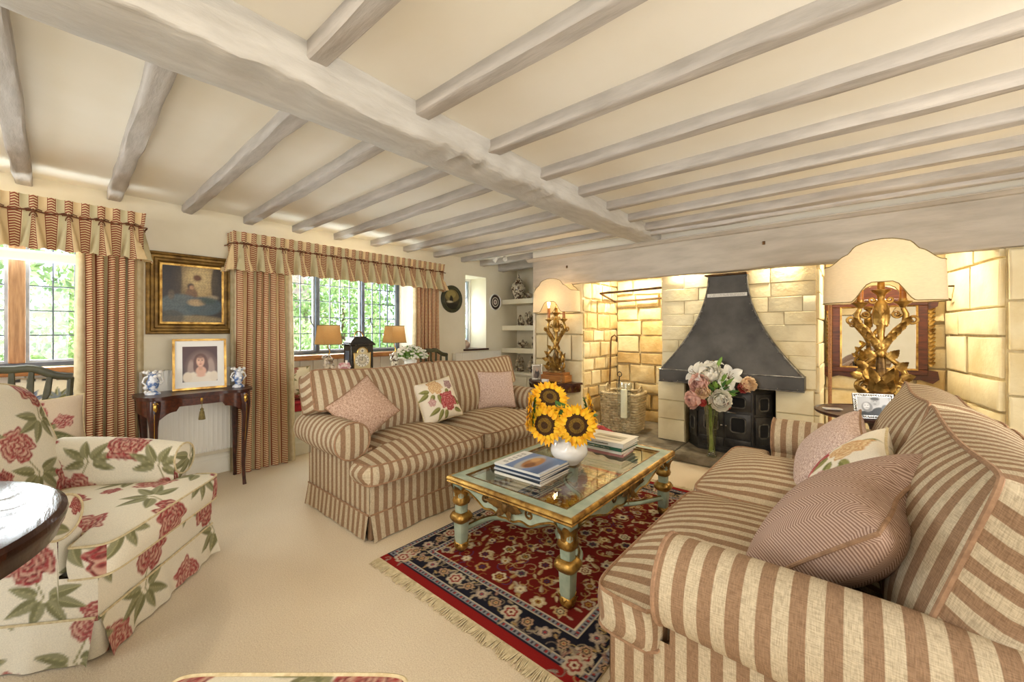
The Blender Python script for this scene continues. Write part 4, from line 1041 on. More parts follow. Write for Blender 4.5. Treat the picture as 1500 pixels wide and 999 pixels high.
# ================================================================== FURNITURE AND OBJECTS
def sweep_rect(prof, hx, hy):
    """profile (outward offset, z) swept around a rectangle of half sizes hx, hy"""
    mb = MB(); vs = []; n = len(prof)
    for d, z in prof: vs += [(-hx-d, -hy-d, z), (hx+d, -hy-d, z), (hx+d, hy+d, z), (-hx-d, hy+d, z)]
    fs = [(j*4+i, j*4+(i+1) % 4, ((j+1) % n)*4+(i+1) % 4, ((j+1) % n)*4+i) for j in range(n) for i in range(4)]
    return mb.add(vs, fs)
def spiral(c0, r0, turns, a0, ax, ay, k=.55, n=26):
    """spiral points in the plane (ax, ay) starting at radius r0"""
    ax, ay, c0 = Vector(ax), Vector(ay), Vector(c0); out = []
    for i in range(n):
        t = i/(n-1); r = r0*(1-k*t*1.45 if 1-k*t*1.45 > .12 else .12); a = a0+turns*2*PI*t
        out.append(c0+ax*(r*math.cos(a))+ay*(r*math.sin(a)))
    return out
def acanthus(mb, base, up, out, L1, W_, curl=.5, lobes=5, n=14):
    """lobed curling leaf"""
    base, up, out = Vector(base), Vector(up).normalized(), Vector(out).normalized(); sd = up.cross(out).normalized()
    def F(a, b):
        w = W_*math.sin(PI*(.12+.88*a)**.8)*(.78+.3*abs(math.sin(lobes*PI*a)))*(1-.25*a)+.002
        s = 2*b-1; o = L1*curl*a**2.2+.010*abs(s)-.35*w*s*s+.18*W_*(1-abs(s))
        return base+up*(L1*(a-.25*curl*a**3))+out*(o+.006)+sd*(s*w)
    return mb.grid(F, n, 6)

# ---- coffee table
CT = (-1.335, 2.13, .0095)
t = thing('coffee_table', 'carved green and gilt coffee table with glass top on the red rug', 'coffee table', CT)
HX, HY, ZT = .40, .64, .42
fr = MB()
for a in ((-HX, HX, -HY, -HY+.062), (-HX, HX, HY-.062, HY), (-HX, -HX+.062, -HY+.062, HY-.062), (HX-.062, HX, -HY+.062, HY-.062)): fr.box(*a, ZT-.025, ZT)
obj('top_frame', fr, 'verdi', t, False)
obj('gilt_moulding', sweep_rect([(-.002, ZT-.034), (-.002, ZT+.002), (.004, ZT+.003), (.012, ZT-.003), (.016, ZT-.014), (.010, ZT-.024), (.014, ZT-.030), (.008, ZT-.036)], HX, HY), 'gilt', t, True, 35)
obj('inner_bead', sweep_rect([(0, ZT-.02), (0, ZT+.003), (-.005, ZT+.003), (-.009, ZT-.004), (-.009, ZT-.02)], HX-.062, HY-.062), 'giltold', t, True, 35)
obj('glass_top', B(-HX+.070, HX-.070, -HY+.070, HY-.070, ZT-.012, ZT-.002), 'tableglass', t, False)
def apron(L1):
    """scalloped lower edge along -L1..L1"""
    pts = []; n = 60
    for i in range(n+1):
        s = -1+2*i/n; q = abs(s)
        z = .298+.052*sstep(.42, .80, q)-.016*math.exp(-(s/.16)**2)+.007*math.cos(s*22)*(1-q)-.05*sstep(.86, 1.0, q)
        pts.append((s*L1, z))
    return pts+[(L1, ZT-.03), (-L1, ZT-.03)]
for s in (-1, 1):
    ap = obj('apron', MB().prism(apron(HX-.05), s*(HY-.035)-.009, s*(HY-.035)+.009, 'y'), 'verdi', t, False)
    ed = [(p[0], s*(HY-.035)+s*.010, p[1]+.003) for p in apron(HX-.05)[:61]]; obj('gilt_edge', MB().tube(ed, .0055, 6), 'gilt', ap)
    cv = MB(); yb = s*(HY-.024)
    for k in (-1, 1):
        acanthus(cv, (k*.012, yb, .35), (k, 0, .12), (0, s, 0), .12, .026, .12); acanthus(cv, (k*.01, yb, .335), (k*.6, 0, -.5), (0, s, 0), .06, .02, .2)
        cv.tube(spiral((k*.15, yb, .352), .026, 1.2*k, PI/2, (1, 0, 0), (0, 0, 1)), .006, 6)
    cv.ball((0, yb+s*.006, .345), (.022, .014, .028), 10, 8); obj('carving', cv, 'giltold', ap)
    ap = obj('apron', MB().prism(apron(HY-.05), s*(HX-.035)-.009, s*(HX-.035)+.009, 'x'), 'verdi', t, False)
    ed = [(s*(HX-.035)+s*.010, p[0], p[1]+.003) for p in apron(HY-.05)[:61]]; obj('gilt_edge', MB().tube(ed, .0055, 6), 'gilt', ap)
    cv = MB(); xb = s*(HX-.024)
    for k in (-1, 1):
        acanthus(cv, (xb, k*.012, .35), (0, k, .12), (s, 0, 0), .14, .028, .12); acanthus(cv, (xb, k*.01, .335), (0, k*.6, -.5), (s, 0, 0), .07, .022, .2)
        cv.tube(spiral((xb, k*.18, .355), .028, 1.2*k, PI/2, (0, 1, 0), (0, 0, 1)), .006, 6)
    cv.ball((xb+s*.006, 0, .345), (.014, .022, .028), 10, 8); obj('carving', cv, 'giltold', ap)
for sx in (-1, 1):
    for sy in (-1, 1):
        c0 = (sx*(HX-.045), sy*(HY-.045), 0)
        lg = obj('leg', MB().lathe([(.026, .045), (.030, .06), (.034, .15), (.036, .165), (.028, .215), (.030, .262), (.034, .27), (.040, .385)], 24, c0, 5), 'verdi', t, True, 35)
        gd0 = MB().lathe([(.022, 0), (.028, .006), (.034, .022), (.033, .036), (.026, .046)], 24, c0, 4)
        gd1 = MB().lathe([(.036, .160), (.046, .166), (.056, .183), (.056, .195), (.046, .212), (.034, .218), (.030, .214)], 24, c0, 3.5)
        gd = MB().lathe([(.030, .258), (.042, .266), (.046, .282), (.040, .300), (.036, .31)], 24, c0, 3)
        for k in range(8):
            a = 2*PI*k/8+PI/8; ca, sa = math.cos(a), math.sin(a)
            acanthus(gd, (c0[0]+ca*.028, c0[1]+sa*.028, .300), (0, 0, 1), (ca, sa, 0), .10, .025, .42, 3, 10)
            acanthus(gd0, (c0[0]+ca*.020, c0[1]+sa*.020, .012), (0, 0, 1), (ca, sa, 0), .04, .013, .3, 2, 8)
        obj('gilt_capital', gd, 'gilt', lg, True, 50); obj('gilt_bulb', gd1, 'gilt', lg, True, 50); obj('gilt_foot', gd0, 'gilt', lg, True, 50)
        # serpentine stretcher from each leg to the centre boss
        pts = []
        for i in range(29):
            u = i/28; x = c0[0]*(1-u); y = c0[1]*(1-u**1.1); wv = .075*math.sin(2*PI*u)*sx*sy
            pts.append((x+wv*.4*sy, y-wv*sx*.9, .105+.028*math.sin(PI*2*u)*(1-u)))
        st = obj('stretcher', MB().tube(pts, .019, 8, flat=.75), 'verdi', t, True, 60)
        obj('gilt_line', MB().tube([(p[0], p[1], p[2]+.012) for p in pts], .0075, 6), 'giltold', st)
obj('stretcher_boss', MB().lathe([(.01, .085), (.05, .09), (.06, .105), (.045, .122), (.02, .13), (.016, .15), (.022, .165), (.008, .185), (0, .186)], 20), 'gilt', t)
ZG = CT[2]+ZT-.002+.0005

# ---- printed flat images on a fine grid
def printobj(name, w_, h_, fn, parent, m='print', n=60, loc=(0, 0, 0), rot=None):
    """picture in the local xz plane facing -y; u to the right, v up, both 0..1"""
    mb = MB(); nh = max(8, round(n*h_/w_)); mb.grid(lambda a, b: (-w_/2+w_*a, 0, -h_/2+h_*b), n, nh, lambda a, b, p: (a, b))
    return obj(name, mb, m, parent, False, loc=loc, rot=rot, cols=mbcols(mb, fn))
def ell(u, v, cx, cy, rx, ry, w=.06): return soft(np.hypot((u-cx)/rx, (v-cy)/ry)-1, w/min(rx, ry)*.6)
def fill(u, h): return np.ones(u.shape+(3,))*hexa(h)

# ---- magazines and books
def pr_mag(u, v):
    col = fill(u, '#7088b4'); put(col, soft(v-.25, .1), '#4a6a98'); put(col, ell(u, v, .55, .5, .5, .16), '#d8d0b4', .5)
    put(col, ell(u, v, .52, .44, .36, .15), '#a87444'); put(col, ell(u, v, .35, .5, .14, .08), '#c89a64'); put(col, ell(u, v, .68, .42, .16, .08), '#7a4a2a'); put(col, soft(.18-v, .05)*0, '#ffffff')
    put(col, soft(.78-v, .02), '#eceae6')
    for k in range(5): put(col, soft(np.abs(v-.88)-.045, .02)*soft(np.abs(u-.2-.15*k)-.045, .02)*(1-soft(np.abs(u-.2-.15*k)-.02, .02)*soft(np.abs(v-.88)-.02, .02)), '#9a9894')
    put(col, soft(.93-u, .02)*0, '#ffffff'); put(col, soft(v-.05, .02)*soft(.3-u, .05)*.7, '#dfe6f0'); return col
spines = ['#e8e4d8', '#2c3440', '#c9ccd0', '#36445c', '#dfe0dd']
z = ZG
for k, (hh, dx_, rz) in enumerate(((.014, 0, 2), (.012, .006, -1), (.010, -.004, 3), (.012, .004, 0), (.012, -.002, 1))):
    lab = ['magazine with cream spine at the bottom of the pile beside the white jug', 'dark-spined magazine second from the bottom of the pile beside the white jug', 'pale-spined magazine in the middle of the pile beside the white jug', 'blue-spined magazine just under the top one beside the white jug', 'glossy magazine with a rocky island on its cover, topmost beside the white jug'][k]
    t = thing('magazine', lab, 'magazine', (-1.415+dx_, 1.83, z), R(rz), 'magazines in a pile on the coffee table')
    obj('pages', B(-.158, .160, -.140, .140, .0012, hh-.0012), 'paper', t, False)
    cv = MB().box(-.160, .162, -.142, .142, 0, .0012); cv.box(-.160, .162, -.142, .142, hh-.0012, hh); cv.box(-.160, .162, -.1425, -.1412, 0, hh)
    obj('cover', cv, mat('magazine_cover_%d' % k, spines[k], None, .35), t, False)
    if k == 4:
        mb = MB(); mb.grid(lambda a, b: (-.159+.32*a, -.140+.28*b, hh+.0004), 70, 70, lambda a, b, p: (1-b, 1-a) if False else (b*0+a, b)); 
        obj('cover_picture', mb, 'print', t, False, cols=mbcols(mb, lambda u, v: pr_mag(1-v, 1-u)))
    z += hh+.0004
def pr_book(u, v):
    col = fill(u, '#d9d4c8'); put(col, soft(np.abs(u-.55)-.33, .03)*soft(np.abs(v-.42)-.25, .03), '#9c927a'); put(col, ell(u, v, .6, .45, .2, .1), '#5a543e'); put(col, ell(u, v, .4, .38, .2, .04), '#e8e2d0'); put(col, ell(u, v, .7, .36, .18, .04), '#cfc8b0'); return col
z = ZG
bk = [(.022, '#b07a74', .30, .20, 4, 'dusty-pink book at the bottom of the pile on the coffee table'), (.020, '#d8d4cc', .31, .23, 0, 'white book second from the bottom of the pile on the coffee table'), (.020, '#2c5a44', .32, .25, -1, 'dark green book in the pile under the top book on the coffee table'), (.030, '#d2cfc8', .33, .25, 1, 'pale large book on top of the pile on the coffee table')]
for k, (hh, cc, lx, ly, rz, lab) in enumerate(bk):
    t = thing('book', lab, 'book', (-1.285, 2.515+.004*k, z), R(rz), 'books in a pile on the coffee table')
    obj('pages', B(-lx/2+.004, lx/2-.006, -ly/2+.004, ly/2-.006, .003, hh-.003), 'paper', t, False)
    cv = MB().box(-lx/2, lx/2, -ly/2, ly/2, 0, .003); cv.box(-lx/2, lx/2, -ly/2, ly/2, hh-.003, hh); cv.box(-lx/2, lx/2, -ly/2-.002, -ly/2+.003, 0, hh)
    obj('cover', cv, mat('book_cover_%d' % k, cc, None, .45), t, False)
    if k == 3:
        mb = MB(); mb.grid(lambda a, b: (-lx/2+lx*a, -ly/2+ly*b, hh+.0004), 60, 50, lambda a, b, p: (a, b)); obj('cover_picture', mb, 'print', t, False, cols=mbcols(mb, pr_book))
        obj('spine_title', B(-.12, .06, -ly/2-.0026, -ly/2-.002, .011, .018), 'silver', t, False)
    if k == 2: obj('spine_title', B(-.10, .08, -ly/2-.0026, -ly/2-.002, .007, .013), 'silver', t, False)
    z += hh+.0003

# ---- white jug with sunflowers
J = Vector((-1.335, 2.105, ZG))
t = thing('jug', 'round glossy white china jug holding sunflowers on the coffee table', 'jug', J)
pr = [(0, .002), (.05, .001), (.058, .004), (.06, .010), (.085, .03), (.108, .06), (.114, .085), (.108, .112), (.09, .138), (.072, .152), (.066, .162), (.070, .172), (.062, .172), (.056, .16), (.08, .135), (.1, .1), (.1, .07), (.07, .025), (0, .012)]
mb = MB().lathe(pr, 36)
for p in mb.v:                                                 # pulled lip
    if p.z > .13:
        a = math.atan2(p.y, p.x); k = math.exp(-((a+R(50))/.35)**2)*sstep(.13, .172, p.z); p.x += .035*k*math.cos(a); p.y += .035*k*math.sin(a); p.z += .008*k
obj('body', mb, 'china', t, True, 60)
obj('handle', MB().tube([(-.05, .05, .155), (-.08, .085, .165), (-.105, .11, .14), (-.105, .11, .09), (-.08, .085, .05)], [.008, .009, .010, .009, .008], 8, flat=.7), 'china', t)
def sunflower(pos, nrm, r, label, base, seed=0):
    pos, nrm = Vector(pos), Vector(nrm).normalized(); q = random.Random(seed)
    t = thing('sunflower', label, 'sunflower', base, 0, 'sunflowers in the white jug'); o = -Vector(base)
    a = Vector((0, 0, 1)); e1 = (a-nrm*a.dot(nrm)).normalized(); e2 = nrm.cross(e1); ctr = pos+o
    pt = MB(); N = 26
    for ring, (n, L1, lift) in enumerate(((N, r, -.006), (N, r*.93, .004), (N//2, r*.85, .010))):
        for i in range(n):
            th = 2*PI*(i+.5*ring+q.uniform(-.25, .25))/n; d = e1*math.cos(th)+e2*math.sin(th); s = nrm.cross(d); r0 = r*.50; Lp = L1*q.uniform(.9, 1.08)-r0; bend = q.uniform(-.25, .45)
            vs = []
            for k, wv in enumerate((.55, 1, .75, .05)):
                u = k/3; w_ = r*.115*wv; c_ = ctr+d*(r0+Lp*u)+nrm*(lift+bend*Lp*u*u*.8)
                vs += [c_-s*w_, c_+nrm*(-.003), c_+s*w_]
            fs = [(k*3+j, k*3+j+1, k*3+j+4, k*3+j+3) for k in range(3) for j in range(2)]
            pt.add(vs, fs)
    obj('petals', pt, 'petaly', t, True, 80)
    def dome(r1, r2, h0, m, nm):
        mb = MB()
        mb.grid(lambda A, b: ctr+(e1*math.cos(2*PI*A)+e2*math.sin(2*PI*A))*(r1+(r2-r1)*b)+nrm*(h0+.016*(1-((r1+(r2-r1)*b)/(r*.6))**2)), 28, 6, cu=True); return obj(nm, mb, m, t, True, 80)
    dome(0.0005, r*.18, .0, 'disc', 'seed_centre'); dome(r*.18, r*.36, .001, 'disc2', 'seed_ring'); dome(r*.36, r*.6, .0, 'disc', 'seed_disc')
    sp = MB()
    for i in range(14):
        th = 2*PI*i/14; d = e1*math.cos(th)+e2*math.sin(th); acanthus(sp, ctr-nrm*.012+d*r*.3, d, -nrm, r*.5, r*.12, .1, 1, 5)
    sp.ball(ctr-nrm*(.012+r*.2), r*.19, 10, 6); obj('sepals', sp, 'leaf', t, True, 80)
    p1 = ctr-nrm*.03; p3 = J+o+Vector((q.uniform(-.025, .025), q.uniform(-.025, .025), .03)); p2 = J+o+Vector((0, 0, .19))+(ctr-J-o)*.25
    obj('stem', MB().tube([p1.lerp(p2, k/6)*(1-k/6)+p2.lerp(p3, k/6)*(k/6) for k in range(7)], .007, 6), 'stem', t)
jb = (J.x, J.y, J.z+.02)
sunflower((-1.238, 2.03, .692), (.62, -.72, -.02), .128, 'largest sunflower facing the room, low at the front of the white jug', jb, 1)
sunflower((-1.405, 1.95, .684), (.30, -.93, .0), .122, 'sunflower turned to the left beside the largest one in the white jug', jb, 2)
sunflower((-1.450, 2.06, .828), (.55, -.45, .62), .125, 'highest sunflower tipped upwards in the white jug', jb, 3)
sunflower((-1.505, 1.925, .755), (-.72, -.60, .1), .115, 'sunflower seen edge-on at the window side of the white jug', jb, 4)
sunflower((-1.275, 2.27, .745), (.80, .45, .25), .108, 'sunflower turned away towards the fireplace in the white jug', jb, 5)
for k, (p, u, o_, L1) in enumerate((((-1.36, 2.07, .70), (.6, -.2, .25), (.3, -.7, .5), .16), ((-1.34, 2.12, .72), (.8, .5, .15), (.1, -.5, .8), .16), ((-1.37, 2.08, .72), (-.3, -.2, .9), (.5, -.6, .3), .10), ((-1.40, 2.02, .70), (.7, .1, .3), (.2, -.8, .5), .11))):
    t = tag(obj('sunflower_leaf', acanthus(MB(), (0, 0, 0), u, o_, L1, .065, -.25, 1, 10), 'leaf', None, True, 80, loc=p), ['broad green leaf above the largest sunflower', 'broad green leaf between the largest sunflower and the one turned away', 'small green leaf below the highest sunflower', 'green leaf between the two front sunflowers'][k], 'leaf', 'sunflower leaves in the white jug')
    t2 = obj('stalk', MB().tube([(0, 0, 0), (-.0, .0, -.08), (J.x-p[0], J.y-p[1], J.z+.06-p[2])], .004, 5), 'stem', t)

# ---- console table under the painting
t = thing('console_table', 'mahogany console table with cabriole legs under the gilt-framed painting', 'console table', (-3.88, .78, 0))
def plan(off=0):
    pts = []
    half = .345+off; x0, x1 = -.22, .13+off
    ctrl = [(x0, -half), (x0+.12, -half-.01), (x1-.09, -half+.0), (x1, -half+.06), (x1+.005, -half+.13), (x1-.035, -half+.20), (x1-.035, 0)]
    full = ctrl+[(a, -b) for a, b in reversed(ctrl[:-1])]
    # smooth
    for k in range(len(full)-1):
        for i in range(5): pts.append((full[k][0]+(full[k+1][0]-full[k][0])*i/5, full[k][1]+(full[k+1][1]-full[k][1])*i/5))
    pts.append(full[-1])
    for _ in range(2): pts = [pts[0]]+[((pts[i-1][0]+2*pts[i][0]+pts[i+1][0])/4, (pts[i-1][1]+2*pts[i][1]+pts[i+1][1])/4) for i in range(1, len(pts)-1)]+[pts[-1]]
    return pts
obj('top', MB().prism(plan(.012), .752, .775, 'z'), 'mahog', t, True, 30)
P0 = plan(-.008); ar = MB(); n = len(P0); vs = []
for (x, y) in P0:
    q = abs(y)
    zl = .655-.0*q+(.03 if q < .14 else 0)-.055*math.exp(-((q-.27)/.05)**2); vs += [(x, y, .752), (x, y, zl)]
ar.add(vs, [(i*2, i*2+1, i*2+3, i*2+2) for i in range(n-1)]); ar.box(-.225, -.215, -.33, .33, .66, .752)
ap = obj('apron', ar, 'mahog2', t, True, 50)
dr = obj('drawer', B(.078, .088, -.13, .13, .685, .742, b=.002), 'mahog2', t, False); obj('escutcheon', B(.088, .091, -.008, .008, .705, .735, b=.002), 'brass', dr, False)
ts = MB().tube([(.093, 0, .715), (.10, 0, .70), (.098, 0, .66)], .0025, 5); kt = obj('key_cord', ts, 'tassel', dr)
obj('key_tassel', MB().lathe([(.004, .66), (.012, .65), (.010, .64), (.015, .628), (.022, .575), (.021, .57), (0, .57)], 14, (.098, 0, 0)), 'tassel', kt)
for sy in (-1, 1):
    for (x, dxx, y) in ((.105, .03, .275), (-.19, -.03, .29)):
        pts = [(x, sy*y, .74), (x+dxx*.5, sy*(y+.006), .66), (x+dxx*.6, sy*(y+.006), .56), (x+dxx*.1, sy*y, .36), (x-dxx*.1, sy*(y-.004), .16), (x+dxx*.1, sy*y, .04), (x+dxx*.3, sy*(y+.002), .0)]
        lg = obj('leg', MB().tube(pts, [.040, .036, .026, .018, .013, .012, .014], 10), 'mahog', t, True, 60)
        if x > 0:
            mt = MB(); mt.ball((x+.045, sy*y, .70), (.006, .012, .03), 8, 6); mt.tube(spiral((x+.045, sy*y, .725), .014, 1.2, 0, (0, 1, 0), (0, 0, 1)), .003, 5); mt.tube([(x+.050, sy*(y+.005), .66), (x+.044, sy*(y+.005), .56), (x+.024, sy*y, .36)], .0022, 5); obj('gilt_mount', mt, 'brass', lg)
# ---- bride portrait on the console
def pr_bride(u, v):
    col = fill(u, '#4a2622'); put(col, ell(u, v, .5, .2, .9, .25), '#38201c', .6)
    put(col, ell(u, v, .54, .38, .42, .46, .3), '#8a6e60', .8); put(col, ell(u, v, .54, .36, .38, .44), '#7a5a50', .7); put(col, ell(u, v, .80, .30, .12, .35), '#c0a898', .5); put(col, ell(u, v, .24, .30, .10, .3), '#c0a898', .5)
    put(col, ell(u, v, .52, .10, .46, .20), '#e8dac4'); put(col, ell(u, v, .14, .13, .13, .15), '#e2d2ba'); put(col, ell(u, v, .90, .13, .13, .15), '#e2d2ba')
    put(col, ell(u, v, .51, .56, .20, .24), '#5a3222'); put(col, ell(u, v, .38, .42, .08, .17), '#5a3222'); put(col, ell(u, v, .66, .42, .08, .18), '#5a3222')
    put(col, ell(u, v, .52, .30, .15, .13), '#d8a488'); put(col, soft(np.abs(u-.51)-.055, .03)*soft(np.abs(v-.40)-.08, .03), '#c8947a')
    put(col, ell(u, v, .505, .575, .115, .155), '#dcaa8e'); put(col, ell(u, v, .505, .72, .13, .06), '#5a3222', .8); put(col, ell(u, v, .45, .56, .04, .05), '#e8bca0', .5)
    for x in (.455, .555): put(col, ell(u, v, x, .60, .026, .012, .02), '#3a2a24'); put(col, ell(u, v, x, .635, .034, .007, .02), '#5a3a2a')
    put(col, ell(u, v, .512, .555, .014, .03, .02), '#c08a70', .7); put(col, ell(u, v, .507, .495, .038, .011, .02), '#a84a44')
    put(col, ell(u, v, .52, .34, .05, .012, .02), '#c9a86a', .6); put(col, ell(u, v, .52, .18, .12, .05), '#d8a488'); return col
def photoframe(name, label, cat, loc, rot, w_, h_, fw, frm, matw, fn, depth=.018, n=50, group=None, matm='white', beads=False):
    t = bpy.data.objects.new(name, None); C.objects.link(t); t.location = loc; t.rotation_euler = rot; tag(t, label, cat, group)
    # faces -y locally, bottom edge at z=0
    b = MB(); b.box(-w_/2, w_/2, -depth, 0, 0, fw); b.box(-w_/2, w_/2, -depth, 0, h_-fw, h_); b.box(-w_/2, -w_/2+fw, -depth, 0, fw, h_-fw); b.box(w_/2-fw, w_/2, -depth, 0, fw, h_-fw)
    f = obj('frame', b, frm, t, False)
    if beads:
        bd = MB(); nb = max(4, round(w_/beads)); nh = max(4, round(h_/beads))
        for i in range(nb+1):
            for z in (fw*.5, h_-fw*.5): bd.ball((-w_/2+w_*i/nb*(1-fw/w_)+fw/2, -depth, z), fw*.34, 6, 5)
        for i in range(nh+1):
            for x in (-w_/2+fw*.5, w_/2-fw*.5): bd.ball((x, -depth, fw/2+(h_-fw)*i/nh), fw*.34, 6, 5)
        obj('beading', bd, frm, f)
    if matw: obj('mount', B(-w_/2+fw, w_/2-fw, -depth*.55, -depth*.45, fw, h_-fw), matm, t, False)
    obj('backing', B(-w_/2+.003, w_/2-.003, -depth*.4, -.001, .003, h_-.003), 'black', t, False)
    pw, phh = w_-2*(fw+matw), h_-2*(fw+matw); printobj('picture', pw, phh, fn, t, 'print', n, (0, -depth*.6, h_/2))
    return t
photoframe('bride_portrait', 'gilt-framed photograph of a bride in a veil standing on the console table', 'photograph', (-4.00, .815, .777), (R(-7), 0, R(82)), .345, .405, .016, 'gilt', .045, pr_bride, n=70)
def chinavase(label, loc, s=1, seed=0):
    t = thing('china_vase', label, 'vase', loc, 0, 'blue and white china vases'); q = random.Random(seed)
    obj('body', MB().lathe([(0, 0), (.045*s, .001), (.042*s, .015*s), (.022*s, .03*s), (.030*s, .055*s), (.038*s, .085*s), (.026*s, .115*s), (.024*s, .13*s), (.046*s, .158*s), (.042*s, .158*s), (.018*s, .13*s), (.018*s, .06*s), (0, .05*s)], 20), 'blue', t)
    ap = MB()
    for i in range(10):
        a = q.uniform(0, 6.3); zz = q.uniform(.02, .15)*s; rr = .038*s; ap.ball((rr*math.cos(a), rr*math.sin(a), zz), q.uniform(.009, .016)*s, 8, 6)
    for i in range(7): a = 2*PI*i/7; ap.ball((.044*s*math.cos(a), .044*s*math.sin(a), .158*s), .012*s, 8, 6)
    tag(obj('applied_flowers', ap, 'china', t), kind='stuff')
    for sg in (-1, 1): obj('handle', MB().tube([(0, sg*.03*s, .06*s), (0, sg*.055*s, .09*s), (0, sg*.045*s, .12*s), (0, sg*.025*s, .13*s)], .006*s, 6), 'china', t)
chinavase('encrusted blue and white china vase between the long curtain and the bride photograph', (-3.94, .52, .7755), 1.05, 1)
chinavase('encrusted blue and white china vase at the window-sofa end of the console table', (-3.92, 1.055, .7755), .98, 2)
# ---- big painting
def pr_paint(u, v):
    col = fill(u, '#2c2218'); put(col, ell(u, v, .62, .72, .34, .42, .5), '#b89a64', .75); put(col, ell(u, v, .60, .80, .24, .24, .4), '#d8c08a', .6); put(col, ell(u, v, .92, .7, .12, .4), '#2a2420', .85); put(col, ell(u, v, .12, .75, .2, .5), '#33281e', .8)
    put(col, ell(u, v, .57, .80, .07, .055), '#6a4426'); put(col, ell(u, v, .47, .50, .10, .13), '#7a5a3c'); put(col, ell(u, v, .46, .645, .055, .05), '#3a2418'); put(col, ell(u, v, .475, .625, .035, .035), '#c89a70')
    put(col, ell(u, v, .30, .30, .34, .20), '#5c6a6c', .85); put(col, ell(u, v, .68, .30, .32, .17), '#48585c', .9); put(col, ell(u, v, .55, .36, .14, .06), '#c8a878', .8); put(col, ell(u, v, .82, .46, .1, .04), '#a8987a', .7); put(col, ell(u, v, .75, .40, .14, .06), '#3a4c44', .8)
    put(col, ell(u, v, .5, .05, .5, .08), '#b09a6a', .6); put(col, ell(u, v, .15, .1, .2, .12), '#4a4638', .8); put(col, ell(u, v, .15, .48, .05, .08), '#6a5a44', .8)
    n = np.sin(u*61+np.sin(v*37)*3)*np.sin(v*53+np.sin(u*29)*3); col *= (1+.22*n)[..., None]; return col
t = thing('painting', 'dark oil painting of a seated woman in a broad gilt frame', 'painting', (-4.247, .815, 1.552), R(90))
FWd, FHt, fm = .60, .665, .085
obj('frame', sweep_rect([(0, 0), (0, .03), (-.008, .042), (-.02, .045), (-.03, .034), (-.045, .032), (-.055, .024), (-.07, .026), (-.078, .018), (-fm, .012), (-fm, 0)], FWd/2, FHt/2).xf(Matrix.Rotation(R(90), 4, 'X')), 'giltdull', t, True, 30)
obj('slip', sweep_rect([(0, .003), (0, .012), (-.016, .010), (-.016, .003)], FWd/2-fm, FHt/2-fm).xf(Matrix.Rotation(R(90), 4, 'X')), 'gilt', t, True, 30)
printobj('canvas', FWd-2*fm-.02, FHt-2*fm-.02, pr_paint, t, 'oil', 90, (0, -.008, 0))
# ---- radiators
def radiator(label, yc, L1, z0, z1, x=XW):
    t = thing('radiator', label, 'radiator', (x+.004, yc, 0), 0, 'white panel radiators'); n = round(L1/.033)
    def F(a, b):
        ph = (a*n) % 1; d = .012*(1-sstep(.12, .28, abs(ph-.5))) if 0 < a < 1 else 0; e = 1-sstep(.9, 1, abs(2*b-1)); return (.085-d*e, -L1/2+L1*a, z0+(z1-z0)*b)
    mb = MB(); mb.grid(F, n*8, 12); mb.box(.03, .083, -L1/2+.014, L1/2-.014, z0, z1-.008); obj('panel', mb, 'radiator', t, True, 30)
    obj('side_cheek', B(.02, .09, -L1/2, -L1/2+.012, z0, z1), 'radiator', t, False); obj('side_cheek', B(.02, .09, L1/2-.012, L1/2, z0, z1), 'radiator', t, False)
    gr = MB()
    for i in range(int(L1/.02)): gr.box(.025, .085, -L1/2+.012+i*.02, -L1/2+.020+i*.02, z1-.006, z1+.002)
    obj('top_grille', gr, 'radiator', t, False)
    v = MB().tube([(.05, L1/2, z0+.05), (.05, L1/2+.03, z0+.05), (.05, L1/2+.03, .005)], .008, 8); v.lathe([(.012, 0), (.016, .02), (.014, .05), (0, .055)], 12, (.05, L1/2+.03, z0+.05)); obj('valve', v, 'white', t)
    k = MB(); 
    for s in (-1, 1): k.box(0.0, .04, s*L1*.32-.015, s*L1*.32+.015, z0+.1, z1-.08)
    obj('bracket', k, 'radiator', t, False)
radiator('white panel radiator behind the mahogany console table', .80, .66, .22, .93)
radiator('white panel radiator under the narrow window', 4.14, .92, .2, .935)

